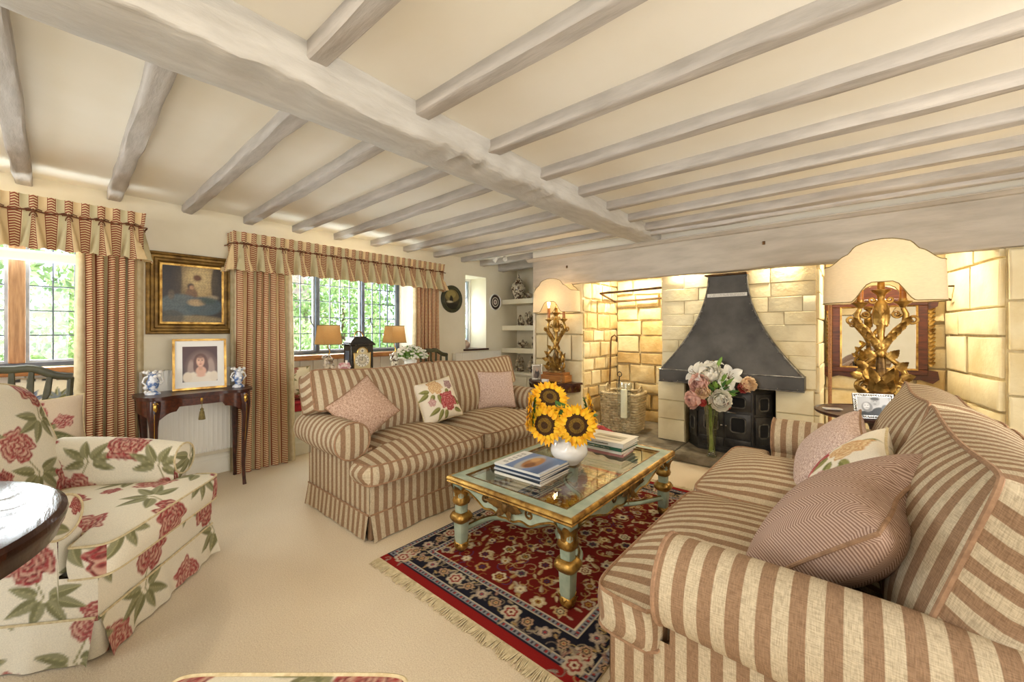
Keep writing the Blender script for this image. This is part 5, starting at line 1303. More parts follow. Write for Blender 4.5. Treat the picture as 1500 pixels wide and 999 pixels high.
# ---- shield-back chairs
def shieldchair(label, loc, rotz, seatm, group='shield-back side chairs'):
    """faces +x, back at x=0"""
    t = thing('shield_back_chair', label, 'chair', loc, rotz, group); HWd = .235; zt = 1.0
    for s in (-1, 1):
        pts = [(-.05, s*.17, 0), (-.01, s*.18, .25), (.01, s*.19, .44), (-.01, s*.195, .58), (-.03, s*.225, .72), (-.05, s*HWd, .86), (-.06, s*(HWd+.005), zt-.055)]
        obj('back_leg', MB().tube(pts, [.016, .018, .02, .016, .015, .015, .016], 8), 'greenwood', t)
        obj('front_leg', MB().lathe([(.011, 0), (.014, .06), (.02, .40), (.022, .44)], 12, (.41, s*.21, 0), 4), 'greenwood', t)
    top = [(-.06, -(HWd+.012)+2*(HWd+.012)*i/24, zt-.05+.075*math.sin(PI*i/24)**1.3-.012*math.sin(3*PI*i/24)**2) for i in range(25)]
    obj('top_rail', MB().tube(top, .02, 8, flat=1.2), 'greenwood', t); obj('lower_rail', MB().tube([(-.02, -.19, .60), (-.022, 0, .585), (-.02, .19, .60)], .014, 8), 'greenwood', t)
    for k in range(5):
        u = (k-2)/2; pts = [(-.022, u*.07, .59), (-.035, u*.10, .70), (-.045, u*.125, .80), (-.05, u*.14, .86), (-.06, u*.155, zt-.01+.02*(1-abs(u)))]
        obj('splat', MB().tube(pts, [.010, .012, .009, .017, .012], 8, flat=.6), 'greenwood', t)
    sp = MB(); sp.prism([(0, -.19), (.42, -.235), (.44, 0), (.42, .235), (0, .19)], .40, .445, 'z'); obj('seat_rail', sp, 'greenwood', t, False)
    def F(a, b):
        x = .01+.42*a; hw = .185+.045*a; y = -hw+2*hw*b; return (x, y, .446+.035*(1-(2*a-1)**4)*(1-(2*b-1)**4))
    mb = MB(); mb.grid(F, 20, 20, lambda a, b, p: (p[1], p[0])); obj('seat_pad', mb, seatm, t, True, 70)
g = G('coral_green_striped_cloth', .85, 0, .2); u = g.sep(g.coord('UV')); g.set('Base Color', g.ramp(g.mth('FRACT', g.mth('DIVIDE', u[0], .16)), [(0, c('#d88c78')), (.44, c('#d88c78')), (.5, c('#b9b48a')), (.9, c('#c6be96')), (1, c('#d88c78'))])); M['coral'] = g.m
shieldchair('dark green shield-back chair with coral striped seat by the oak-mullioned window', (-3.80, -.13, 0), 0, 'coral')
shieldchair('dark green shield-back chair standing behind the fireplace end of the window-side sofa', (-3.72, 2.95, 0), 0, 'coral')
scatter('beige cushion with red flowers on the coral striped chair seat', 'needle', (-3.66, -.02, .665), (.92, -.1, .26), 4, .38, .36, .13, 9, 'pipecream', smallfloral, 60)

# ---- round table
t = thing('round_table', 'dark polished round table with carved rim beside the floral armchair', 'round table', (-1.9, -.55, 0))
obj('top', MB().lathe([(0, .724), (.36, .724), (.37, .720), (.38, .724), (.56, .725), (.585, .722), (.598, .712), (.60, .70), (.595, .68), (.585, .66), (.582, .645), (.56, .64), (0, .64)], 96), 'darkoak', t, True, 25)
obj('carved_band', MB().grid(lambda a, b: ((.42+.12*b)*math.cos(2*PI*a), (.42+.12*b)*math.sin(2*PI*a), .7252+.0016*math.sin(2*PI*a*24+4*math.sin(PI*b))*math.sin(PI*b)), 240, 8, cu=True), 'darkoak', t, True, 80)
obj('column', MB().lathe([(.14, .10), (.10, .13), (.06, .2), (.085, .28), (.10, .34), (.06, .42), (.05, .52), (.09, .62), (.12, .645)], 24), 'darkoak', t)
for k in range(4):
    a = PI/2*k+.4; obj('foot', MB().tube([(0, 0, .14), (.16*math.cos(a), .16*math.sin(a), .12), (.30*math.cos(a), .30*math.sin(a), .05), (.36*math.cos(a), .36*math.sin(a), .022)], [.05, .04, .03, .022], 8), 'darkoak', t)

# ================================================================== FIREPLACE
# ---- hood
t = thing('fire_hood', 'flared black riveted metal hood over the stove', 'hood', (-.935, 4.37, 0))
HT = [(i/24) for i in range(25)]
def hw(u): return .168+(.618-.168)*(1-u)**1.9
def hd(u): return .05+(.165-.05)*(1-u)**1.7
def hz(u): return .835+(1.785-.835)*u
fr = MB(); fr.grid(lambda a, b: (-hw(a)+2*hw(a)*b, -hd(a), hz(a)), 24, 10); obj('front_plate', fr, 'hood', t, True, 60)
for s in (-1, 1):
    sd = MB(); sd.grid(lambda a, b: (s*hw(a), -hd(a)*b, hz(a)), 24, 4); sp = obj('side_plate', sd, 'hood', t, True, 60)
    obj('corner_strip', MB().tube([(s*hw(u), -hd(u), hz(u)) for u in HT], .008, 6), 'ironrim', sp)
    rv = MB()
    for i in range(15):
        u = (i+.5)/15; rv.ball((s*(hw(u)-.014), -hd(u)-.004, hz(u)), .006, 8, 6)
    tag(obj('rivets', rv, 'ironrim', sp), kind='stuff')
lp = MB(); lp.box(-.618, .618, -.170, -.162, .722, .845); lp.box(-.618, -.610, -.162, 0, .722, .845); lp.box(.610, .618, -.162, 0, .722, .845); lo = obj('lip', lp, 'hood', t, False)
rl = MB(); rl.tube([(-.62, -.172, .845), (.62, -.172, .845)], .007, 6); rl.tube([(-.62, -.172, .724), (.62, -.172, .724)], .008, 6); obj('lip_edging', rl, 'ironrim', lo)
rv = MB()
for i in range(9): rv.ball((-.57+1.14*i/8, -.174, .737), .006, 8, 6)
tag(obj('rivets', rv, 'silver', lo), kind='stuff')
obj('top_cap', B(-.19, .175, -.115, 0, 1.785, 1.80, b=.003), 'rust', t, False)
def pr_strip(u, v):
    col = fill(u, '#d8d4cc'); q = random.Random(3); x = .02
    for row in (.68, .30):
        x = .03
        while x < .96:
            w_ = q.uniform(.012, .03); put(col, soft(np.abs(u-x-w_/2)-w_/2, .006)*soft(np.abs(v-row)-.12, .1), '#8a8680', .75); x += w_+q.choice([.006, .006, .018])
    return col
u0 = .80; ps = printobj('lettered_plate', 2*hw(u0)-.03, .034, pr_strip, t, 'print', 120, (0, -hd(u0)-.0125, hz(u0)), (R(-7), 0, 0)); obj('plate_back', B(-hw(u0)+.013, hw(u0)-.013, .0008, .004, -.018, .018), 'iron', ps, False)
# ---- stove
t = thing('stove', 'black cast-iron stove with glazed doors under the hood', 'stove', (-.945, 4.40, .0705))
pl = [(-.37, .03), (-.235, -.135), (.235, -.135), (.37, .03), (.37, .36), (-.37, .36)]
obj('body', MB().prism(pl, .02, .60, 'z'), 'iron', t, False); obj('base', MB().prism([(a*1.02, b*1.03 if b < 0 else b) for a, b in pl], 0, .03, 'z'), 'iron', t, False); obj('top_plate', MB().prism([(a*1.03, b*1.06 if b < 0 else b) for a, b in pl], .60, .625, 'z'), 'iron', t, False)
def rrect(w_, h_, r, n=5):
    out = []
    for cx_, cy_, a0 in ((w_/2-r, h_/2-r, 0), (-w_/2+r, h_/2-r, 90), (-w_/2+r, -h_/2+r, 180), (w_/2-r, -h_/2+r, 270)):
        for i in range(n+1): a = R(a0+90*i/n); out.append((cx_+r*math.cos(a), cy_+r*math.sin(a)))
    return out
def stovedoor(cx_, cz_, w_, h_, m, name='door', win=True, knob=None, wz=.0, wh=None):
    d = MB().box(-w_/2, w_/2, -.014, 0, -h_/2, h_/2, b=.004); o = obj(name, d.xf(m @ Matrix.Translation((cx_, 0, cz_))), 'iron', t, True, 30)
    if win:
        wh = wh or h_*.55; P_ = rrect(w_*.58, wh, .025)
        mm = m @ Matrix.Translation((cx_, -.016, cz_+wz))
        obj('window_rim', MB().tube([(a, 0, b) for a, b in P_], .007, 6, True).xf(mm), 'ironrim', o); g_ = MB().prism(P_, -.001, .004, 'y').xf(mm); obj('door_glass', g_, 'darkpane', o, False)
    if knob is not None: obj('door_knob', MB().ball((knob, -.035, cz_), .012, 10, 8).tube([(knob, -.03, cz_), (knob, 0, cz_)], .005, 6).xf(m), 'silver', o)
F0 = Matrix.Translation((0, -.135, 0))
for s in (-1, 1):
    stovedoor(s*.117, .27, .215, .24, F0, knob=s*.02, wz=.015, wh=.14); stovedoor(s*.117, .10, .215, .085, F0, 'ash_door', False)
    lv = MB().box(s*.117-.075, s*.117+.075, -.155, -.15, .085, .115, b=.003); obj('vent_slider', lv, 'iron', t, False)
    stovedoor(s*.117, .50, .215, .17, F0, 'top_panel', s > 0, wz=0, wh=.10)
    a = math.atan2(.165, .135)*s; ms = Matrix.Translation((s*.3025, -.0525, 0)) @ Matrix.Rotation(a, 4, 'Z')
    stovedoor(0, .24, .17, .26, ms, 'side_panel', True, wh=.13); stovedoor(0, .49, .17, .19, ms, 'side_panel', True, wh=.12)
obj('door_handle', MB().tube([(-.05, -.155, .40), (0, -.165, .405), (.08, -.165, .40), (.10, -.155, .395)], .007, 6), 'silver', t)
# ---- basket
t = thing('wicker_basket', 'square grey-brown wicker log basket standing in the inglenook', 'basket', (-2.09, 4.50, .071), R(4))
wv = MB(); NR = 14; NS = 12
def bpath(u, z):
    k = .86+.14*z/.44; hx, hy = .215*k, .19*k; P_ = (u % 1)*4; e = int(P_); f = P_-e; pts = [(-hx, -hy), (hx, -hy), (hx, hy), (-hx, hy)]; a, b = pts[e], pts[(e+1) % 4]
    p = Vector((a[0]+(b[0]-a[0])*f, a[1]+(b[1]-a[1])*f, z)); nn = Vector([(0, -1, 0), (1, 0, 0), (0, 1, 0), (-1, 0, 0)][e]); cr = min(f, 1-f); 
    if cr < .08: p = p*(1-.03*(1-cr/.08)); p.z = z
    return p, nn
for r_ in range(NR):
    z = .012+.42*r_/NR; M_ = NS*4*2
    wv.tube([bpath(i/M_, z)[0]+bpath(i/M_, z)[1]*(.013*math.cos(PI*(i/2)+PI*r_)) for i in range(M_)], .0135, 6, True)
tag(obj('weave', wv, 'wicker', t), kind='stuff')
for i in range(NS*4//3): p0, n0 = bpath((i+.5)/(NS*4/3), .0); p1, n1 = bpath((i+.5)/(NS*4/3), .44); obj('stake', MB().tube([p0, p1], .005, 5), 'wicker', t) if i % 2 == 0 else None
rim = MB()
for k in range(3): rim.tube([bpath(i/160, .44)[0]+Vector((0, 0, .010*math.sin(i*.9+k*2.1)))+bpath(i/160, .44)[1]*.010*math.cos(i*.9+k*2.1) for i in range(160)], .009, 6, True)
obj('rim', rim, 'wicker', t)
for s in (-1, 1):
    obj('handle', MB().tube([(s*.20, -.06, .43), (s*.205, -.055, .50), (s*.205, 0, .53), (s*.205, .055, .50), (s*.20, .06, .43)], .011, 8), 'wicker', t)
obj('bottom', B(-.18, .18, -.16, .16, .004, .012), 'wicker', t, False)
# ---- irons, rail, pole
t = thing('fire_iron', 'tall rusty fire iron with a crook top leaning in the inglenook', 'fire iron', (-2.40, 4.78, .071))
obj('shaft', MB().tube([(.0, -.06, 0), (-.01, 0, .5), (-.02, .05, 1.02), (-.01, .05, 1.09), (.03, .05, 1.12), (.065, .05, 1.09), (.06, .05, 1.03)], .011, 8), 'rust', t); obj('blade', B(-.03, .03, -.075, -.05, .002, .10, b=.004), 'rust', t, False)
t = thing('poker', 'short iron poker with ring handle leaning beside the tall fire iron', 'poker', (-2.31, 4.80, .071))
obj('shaft', MB().tube([(.0, -.04, 0), (.0, .02, .35), (.0, .05, .58)], .008, 8), 'iron', t); obj('ring_handle', MB().tube([(.03*math.cos(2*PI*i/16), .055, .61+.03*math.sin(2*PI*i/16)) for i in range(16)], .006, 6, True), 'iron', t)
t = thing('iron_rail', 'rusty iron hanging rail set across the inglenook under the mantel beam', 'rail', (-2.0, 4.7, 1.66))
obj('front_bar', MB().tube([(-.37, -.25, .045), (.40, -.25, .065)], .014, 6), 'rust', t); obj('rear_bar', MB().tube([(-.45, .33, -.02), (.40, .33, .0)], .014, 6), 'rust', t); obj('end_bar', MB().tube([(-.37, -.25, .045), (-.47, .36, -.02)], .014, 6), 'rust', t); obj('wall_bar', MB().tube([(.40, -.25, .065), (.40, .33, .0)], .014, 6), 'rust', t)
t = thing('wooden_pole', 'slim brown wooden pole leaning against the chimney breast beside the mirror', 'pole', (-.15, 4.28, .071))
obj('shaft', MB().tube([(0, 0, 0), (.0, .02, .8), (0, .03, 1.52)], .013, 8), 'oak', t); obj('ferrule', MB().lathe([(.02, .48), (.026, .49), (.026, .53), (.02, .54)], 12, (0, .012, 0)), 'rust', t)
t = thing('iron_bracket', 'small iron wall bracket high on the stone splay beside the mirror', 'bracket', (.62, 4.92, 1.62)); obj('arm', MB().tube([(.05, 0, 0), (-.12, -.03, .0), (.0, 0, -.12)], .009, 6), 'rust', t)
t = thing('fire_bellows', 'red and cream fire bellows lying on the hearth by the basket', 'bellows', (-2.26, 4.13, .0715), R(-12))
obj('body', MB().ball((0, 0, .05), (.11, .08, .045), 16, 10), 'redfelt', t); obj('nozzle', MB().tube([(.08, 0, .05), (.2, 0, .04), (.32, 0, .03)], [.05, .035, .012], 10), 'redfelt', t); obj('collar', MB().tube([(.02, -.07, .06), (.03, 0, .10), (.02, .07, .06)], .018, 8), 'pipecream', t)
hb = []
for s in (-1, 1): obj('handle', MB().tube([(-.10, s*.02, .05), (-.2, s*.03, .05)], .012, 8), 'oak', t)
# ---- candle in tall crystal hurricane
t = thing('hurricane_candle_holder', 'tall crystal hurricane candle holder standing on the hearth before the basket', 'candle holder', (-1.90, 4.10, .071))
obj('stem', MB().lathe([(0, 0), (.075, .002), (.075, .010), (.035, .025), (.018, .04), (.030, .06), (.016, .08), (.034, .11), (.018, .135), (.030, .165), (.016, .19), (.024, .205), (.048, .225), (.0, .23)], 20), 'crystal', t, True, 50)
obj('glass_shade', MB().lathe([(.030, .228), (.062, .245), (.070, .30), (.068, .40), (.074, .52), (.088, .60), (.085, .60), (.071, .52), (.065, .40), (.066, .30), (.055, .25)], 28, caps=False), 'crystal', t, True, 80)
cn = tag(obj('pillar_candle', MB().lathe([(.0, 0), (.034, .001), (.034, .30), (.030, .305), (.0, .298)], 20), 'wax', None, loc=(-1.90, 4.10, .302)), 'cream pillar candle inside the tall hurricane glass', 'candle'); obj('wick', MB().tube([(0, 0, .297), (.002, 0, .315)], .002, 5), 'black', cn)

# ---- flower vase on the hearth
V = Vector((-1.01, 4.06, .0715))
t = thing('trumpet_vase', 'tall clear trumpet vase of lilies and peonies before the stove', 'vase', V)
obj('body', MB().lathe([(0, .002), (.046, .001), (.046, .012), (.034, .02), (.036, .1), (.048, .3), (.066, .46), (.076, .52), (.073, .52), (.062, .45), (.044, .3), (.031, .1), (.028, .03), (0, .028)], 28), 'vaseglass', t, True, 70)
VT = Vector((0, 0, .47))
def flowerstem(p, o, q): return MB().tube([p, p.lerp(V+o+VT, .55)+Vector((0, 0, -.01)), V+o+VT+Vector((q.uniform(-.03, .03), q.uniform(-.03, .03), 0)), V+o+Vector((q.uniform(-.022, .022), q.uniform(-.022, .022), .04))], .0024, 5)
def frame_of(n):
    n = Vector(n).normalized(); a = Vector((0, 0, 1)) if abs(n.z) < .9 else Vector((1, 0, 0)); e1 = (a-n*a.dot(n)).normalized(); return n, e1, n.cross(e1)
def blossom(name, label, cat, pos, nrm, r, m, kind, seed):
    q = random.Random(seed); base = V+Vector((0, 0, .03)); o = -base; t = thing(name, label, cat, base, 0, 'flowers in the trumpet vase'); P_ = Vector(pos)+o; n, e1, e2 = frame_of(nrm); mb = MB()
    if kind == 'lily':
        for k in range(6):
            th = 2*PI*k/6+(.0 if k % 2 else .08); d = e1*math.cos(th)+e2*math.sin(th); s = n.cross(d); L1 = r*(1 if k % 2 else .92)
            def F(a, b): w_ = r*.30*math.sin(PI*min(1, .06+.94*a))**.8; return P_-n*r*.35+d*(r*.08+L1*a**1.2)+n*(r*.95*a*(1-.75*a**1.6))+s*((2*b-1)*w_)+n*(.10*r*abs(2*b-1))
            mb.grid(F, 9, 4)
        obj('petals', mb, m, t, True, 80); st = MB()
        for k in range(5): a = 2*PI*k/5; d = e1*math.cos(a)+e2*math.sin(a); st.tube([P_-n*r*.3, P_+n*r*.35+d*r*.18], .0015, 4); st.ball(P_+n*r*.36+d*r*.19, .004, 6, 4)
        obj('stamens', st, 'disc2', t)
    else:
        for ring, (cnt, rr, tm) in enumerate(((8, 1.0, 98), (7, .86, 116), (7, .70, 130), (6, .52, 142), (4, .32, 152))):
            for k in range(cnt):
                th = 2*PI*(k+.5*ring)/cnt+q.uniform(-.2, .2); rho = r*rr*q.uniform(.93, 1.07); tmx = R(tm+q.uniform(-9, 9)); hwd = PI/cnt*1.35
                def F(a, b):
                    x = 2*b-1; tt = tmx*(.12+.88*a)*(1-.07*x*x); az_ = th+hwd*x*(1-.25*a); d = e1*math.cos(az_)+e2*math.sin(az_); rr_ = rho*(1+.16*sstep(.7, 1, a)*(1 if ring < 3 else .3)+.05*math.sin(5*x+k))
                    return P_+d*(rr_*math.sin(tt))-n*(rr_*math.cos(tt))
                mb.grid(F, 7, 6)
        mb.ball(P_-n*r*.1, r*.22, 8, 6); obj('petals', mb, m, t, True, 80)
    sm = flowerstem(P_-n*r*.3, o, q) if seed % 3 == 0 else MB().tube([P_-n*r*.3, (P_-n*r*.3).lerp(V+o+VT, .6), V+o+VT+Vector((q.uniform(-.04, .04), q.uniform(-.04, .04), -.03))], .0026, 5); obj('stem', sm, 'stem', t)
CV = (.25, -.93, .25)
for a in (('white_lily', 'white lily opening towards the window side of the trumpet vase', 'lily', (-1.125, 3.950, 0.845), (-.55, -.7, .4), .125, 'petalw', 'lily', 1),
          ('white_lily', 'white lily opening towards the sofa side of the trumpet vase', 'lily', (-0.870, 4.100, 0.825), (.35, -.75, .5), .13, 'petalw', 'lily', 2),
          ('white_lily', 'narrow white lily at the very top of the trumpet vase', 'lily', (-1.010, 4.090, 0.925), (-.1, -.3, .95), .10, 'petalw', 'lily', 3),
          ('white_lily', 'half-open white lily low behind the white peony', 'lily', (-0.880, 4.050, 0.740), (.4, -.8, -.1), .08, 'petalw', 'lily', 4),
          ('white_peony', 'full creamy-white peony high in the trumpet vase', 'peony', (-1.030, 4.010, 0.860), (.0, -.75, .65), .10, 'petalw', 'peony', 5),
          ('white_peony', 'white peony low at the sofa side of the trumpet vase', 'peony', (-0.905, 3.930, 0.620), (.35, -.93, .1), .085, 'petalw', 'peony', 6),
          ('pink_rose', 'large pale pink rose in the middle of the bouquet', 'rose', (-1.085, 3.910, 0.760), (-.25, -.9, .2), .085, 'petalp', 'rose', 7),
          ('cream_rose', 'round cream-apricot rose just below the large pink one', 'rose', (-1.040, 3.880, 0.695), (.05, -.97, .0), .058, 'petalc', 'rose', 8),
          ('pink_peony', 'ragged pale pink peony hanging at the window side', 'peony', (-1.140, 3.890, 0.610), (-.6, -.75, -.1), .078, 'petalp', 'peony', 9),
          ('red_rose', 'small coral-red rose beside the hanging pale pink peony', 'rose', (-1.055, 3.910, 0.595), (.0, -.95, -.2), .04, 'petalr', 'rose', 10),
          ('red_rose', 'small coral-red rose at the sofa side tip of the bouquet', 'rose', (-0.755, 4.090, 0.735), (.3, -.9, .0), .042, 'petalr', 'rose', 11),
          ('cream_rose', 'cream rose at the sofa side tip of the bouquet', 'rose', (-0.715, 4.100, 0.765), (.5, -.8, .2), .062, 'petalc', 'rose', 12),
          ('red_rose', 'dark red rose lying against the vase rim behind the white peony', 'rose', (-0.880, 3.990, 0.565), (.3, -.8, -.4), .04, 'petalr', 'rose', 13)):
    blossom(*a)
bb = V+Vector((0, 0, .03)); t = thing('lily_bud', 'green closed lily bud rising above the bouquet', 'lily bud', bb, 0, 'flowers in the trumpet vase'); P_ = Vector((-.95, 4.08, .95))-bb
obj('bud', MB().lathe([(.004, -.05), (.014, -.03), (.018, 0), (.012, .04), (.002, .06)], 12).xf(Matrix.Translation(P_) @ Euler((R(-10), R(22), 0)).to_matrix().to_4x4()), 'leafpale', t); obj('stem', flowerstem(P_+Vector((-.015, 0, -.04)), -bb, random.Random(2)), 'stem', t)
q = random.Random(44); lf = thing('bouquet_foliage', 'green leaves filling the bouquet in the trumpet vase', 'foliage', bb)
for i in range(40):
    th = q.uniform(0, 6.3); el = q.uniform(-.35, 1.2); d = Vector((math.cos(th)*math.cos(el), math.sin(th)*math.cos(el)*.6-.15, math.sin(el))); p = Vector((.06, .0, .58))+d*q.uniform(.03, .13)
    obj('leaf', acanthus(MB(), (0, 0, 0), d+Vector((0, 0, .2)), (q.uniform(-.5, .5), -1, .4), q.uniform(.06, .10), .013, -.2, 1, 6), q.choice(['leaf', 'leafpale', 'leafpale']), lf, True, 80, loc=p)
tag(obj('stalks', MB().tube([(0, 0, .01), (.0, 0, .45), (.08, 0, .6)], .004, 5).tube([(.01, 0, .01), (-.01, 0, .45), (.02, 0, .7)], .004, 5), 'stem', lf), kind='stuff')

# ---- gilt lamps with shaped shades
def giltlamp(label, loc, rotz, boxw=.22, boxh=.10, boxd=.16, hgt=1.14, power=2.6):
    t = thing('gilt_table_lamp', label, 'lamp', loc, rotz, 'pair of carved gilt lamps'); b0 = boxh
    pb = obj('plinth', B(-boxw/2, boxw/2, -boxd/2, boxd/2, 0, boxh*.72, b=.006), 'box', t, False); obj('plinth_moulding', B(-boxw*.44, boxw*.44, -boxd*.44, boxd*.44, boxh*.72, boxh, b=.006), 'box', pb, False)
    X, Y, Z = Vector((1, 0, 0)), Vector((0, -1, 0)), Vector((0, 0, 1))
    bs = MB(); bs.lathe([(.10, b0), (.098, b0+.02), (.075, b0+.035), (.05, b0+.06), (.032, b0+.12), (.026, b0+.2), (.024, b0+.30)], 20, sq=3)
    obj('carved_stem', bs, 'giltold', t, True, 50)
    lw = MB()
    for s in (-1, 1):                                           # big crossing S-scrolls of the foot
        lw.tube(spiral((s*.085, -.02, b0+.075), .045, -1.3*s, PI/2, X, Z, .6), [.016]*20+[.012]*6, 7)
        lw.tube([(s*.09, -.02, b0+.12), (s*.115, -.025, b0+.17), (s*.09, -.03, b0+.22), (s*.03, -.03, b0+.28), (-s*.012, -.02, b0+.34)], [.016, .018, .017, .014, .012], 7)
        for k, (x, z, dx_, dz, L1) in enumerate(((.07, .02, .6, .6, .10), (.03, .03, .2, .9, .12), (.10, .14, .9, .4, .07), (.075, .20, .7, .7, .08), (.04, .27, .6, .8, .08), (.02, .10, .3, .9, .13))): acanthus(lw, (s*x, -.035, b0+z), (s*dx_, 0, dz), (0, -1, 0), L1, .028, .35)
        acanthus(lw, (s*.02, .03, b0+.05), (s*.3, 0, .9), (0, 1, 0), .2, .05, .2)
    acanthus(lw, (0, -.045, b0+.02), (0, 0, 1), (0, -1, 0), .13, .04, .4); lw.ball((0, -.045, b0+.30), (.022, .016, .03), 10, 8); obj('foot_carving', lw, 'gilt', t, True, 55)
    for s in (-1, 1):                                           # branches
        br = MB(); br.tube([(0, 0, b0+.30), (s*.03, -.005, b0+.38), (s*.075, -.005, b0+.45), (s*.115, 0, b0+.50), (s*.12, 0, b0+.56), (s*.105, 0, b0+.60)], [.02, .024, .024, .02, .016, .013], 8)
        br.tube(spiral((s*.15, 0, b0+.525), .032, 1.3*s, PI if s > 0 else 0, X, Z), .009, 6)
        br.tube(spiral((s*.075, 0, b0+.56), .026, -1.3*s, 0 if s > 0 else PI, X, Z), .008, 6)
        for k in range(5): u = k/4; acanthus(br, (s*(.02+.09*u), -.018, b0+.36+.13*u), (s*.5, 0, .9), (0, -1, 0), .065, .022, .4)
        bo = obj('branch', br, 'gilt', t, True, 55)
        obj('candle_cup', MB().lathe([(.012, .60), (.02, .615), (.045, .635), (.047, .642), (.02, .645), (.02, .66), (.0, .66)], 18, (s*.105, 0, b0)), 'gilt', bo)
        obj('candle_tube', MB().lathe([(.017, .645), (.017, .78), (0, .78)], 14, (s*.105, 0, b0)), 'box', bo)
    cc = MB(); cc.lathe([(.02, .30), (.03, .36), (.018, .42), (.022, .47), (.042, .54), (.045, .58), (.03, .64), (.018, .66), (.024, .69), (.05, .715), (.052, .722), (.02, .726), (.018, .78)], 18, (0, 0, b0))
    for k in range(6): a = 2*PI*k/6; acanthus(cc, (.03*math.cos(a), .03*math.sin(a), b0+.49), (0, 0, 1), (math.cos(a), math.sin(a), 0), .12, .024, .25)
    for s in (-1, 1): cc.tube(spiral((s*.042, -.01, b0+.655), .022, 1.3*s, PI if s > 0 else 0, X, Z), .007, 6)
    ct = obj('centre_stem', cc, 'gilt', t, True, 55)
    obj('rod', MB().tube([(0, 0, b0+.75), (0, 0, hgt-.03)], .006, 6), 'brass', t)
    # shade
    z0 = hgt-.41; A_, D_ = .305, .15
    def prof_top(s):
        s = abs(s)
        if s < .42: return .405-.03*(s/.42)**2-.0
        if s < .60: return .375-.055*sstep(.42, .60, s)
        return .32-.065*sstep(.58, .92, s)
    def prof_bot(s):
        s = abs(s); return .125*(1-sstep(.17, .52, s))+.004
    def XY(a):
        th = 2*PI*a; cs, sn = math.cos(th), math.sin(th); return A_*math.copysign(abs(cs)**.62, cs), D_*math.copysign(abs(sn)**.75, sn)
    mb = MB()
    def SH(a, b):
        x, y = XY(a); s = x/A_; zt_, zb_ = prof_top(s), prof_bot(s); return (x*(1-.03*b), y*(1-.05*b), z0+zb_+(zt_-zb_)*b)
    mb.grid(SH, 120, 10, cu=True); sh = obj('shade', mb, 'shade', t, True, 70)
    for b in (0, 1): obj('trim', MB().tube([SH(i/120, b) for i in range(120)], .0032, 5, True), 'tassel', sh)
    for s in (-1, 1): obj('bulb', MB().lathe([(.01, 0), (.013, .02), (.022, .05), (.02, .07), (0, .085)], 12, (s*.105, 0, b0+.782)), 'bulb', t)
    l1 = lamp('lamp_glow', 'POINT', (0, 0, z0+.17), power, (1, .70, .38), .05); l1.parent = t
# demilune bracket
t = thing('demilune_bracket', 'dark carved demilune wall table on the stone pier', 'wall table', (-2.84, 4.185, 0))
semi = lambda r: [(r*math.cos(PI+PI*i/24), r*.80*math.sin(PI+PI*i/24)) for i in range(25)]
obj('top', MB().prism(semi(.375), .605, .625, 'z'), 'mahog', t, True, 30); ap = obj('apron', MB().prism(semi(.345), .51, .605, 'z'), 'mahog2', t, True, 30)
cv = MB()
for k in range(13): a = PI+PI*(k+.5)/13; d = (math.cos(a), .8*math.sin(a)); acanthus(cv, (d[0]*.347, d[1]*.347, .52), (0, 0, 1), (d[0], d[1], 0), .07, .026, .25)
obj('carving', cv, 'giltold', ap); obj('corbel', MB().prism([(0, .51), (-.20, .51), (-.15, .42), (-.06, .30), (0, .26)], -.05, .05, 'x'), 'mahog', t, False)
giltlamp('carved gilt candelabra lamp on the dark demilune wall table', (-2.76, 4.06, .6255), R(4), boxw=.34, boxh=.12, boxd=.17, hgt=1.25, power=2.6)
def pr_small(u, v):
    col = fill(u, '#b8a898'); put(col, ell(u, v, .5, .35, .3, .35), '#4a4040'); put(col, ell(u, v, .5, .66, .14, .14), '#c8a890'); put(col, ell(u, v, .3, .2, .2, .2), '#6a5a54'); return col
photoframe('photo_frame', 'small silver photograph frame on the demilune wall table', 'photo frame', (-3.06, 4.07, .626), (R(-8), 0, R(35)), .13, .19, .016, 'silver', .0, pr_small, .012, 30)
t = thing('candlestick', 'slender clear glass candlestick beside the lamp on the demilune table', 'candlestick', (-2.62, 3.96, .626)); obj('stem', MB().lathe([(0, 0), (.035, .001), (.033, .008), (.012, .02), (.016, .05), (.009, .08), (.015, .13), (.009, .17), (.016, .2), (.012, .21), (.022, .235), (.0, .236)], 16), 'crystal', t); obj('drip_pan', MB().lathe([(.0, .236), (.028, .237), (.03, .245), (0, .245)], 16), 'crystal', t)
t = thing('trinket_box', 'small white trinket box at the edge of the demilune table', 'box', (-2.83, 3.93, .626)); obj('body', B(-.04, .04, -.02, .02, 0, .025, b=.004), 'china', t, False); obj('lid', B(-.042, .042, -.022, .022, .0255, .036, b=.003), 'china', t, False)
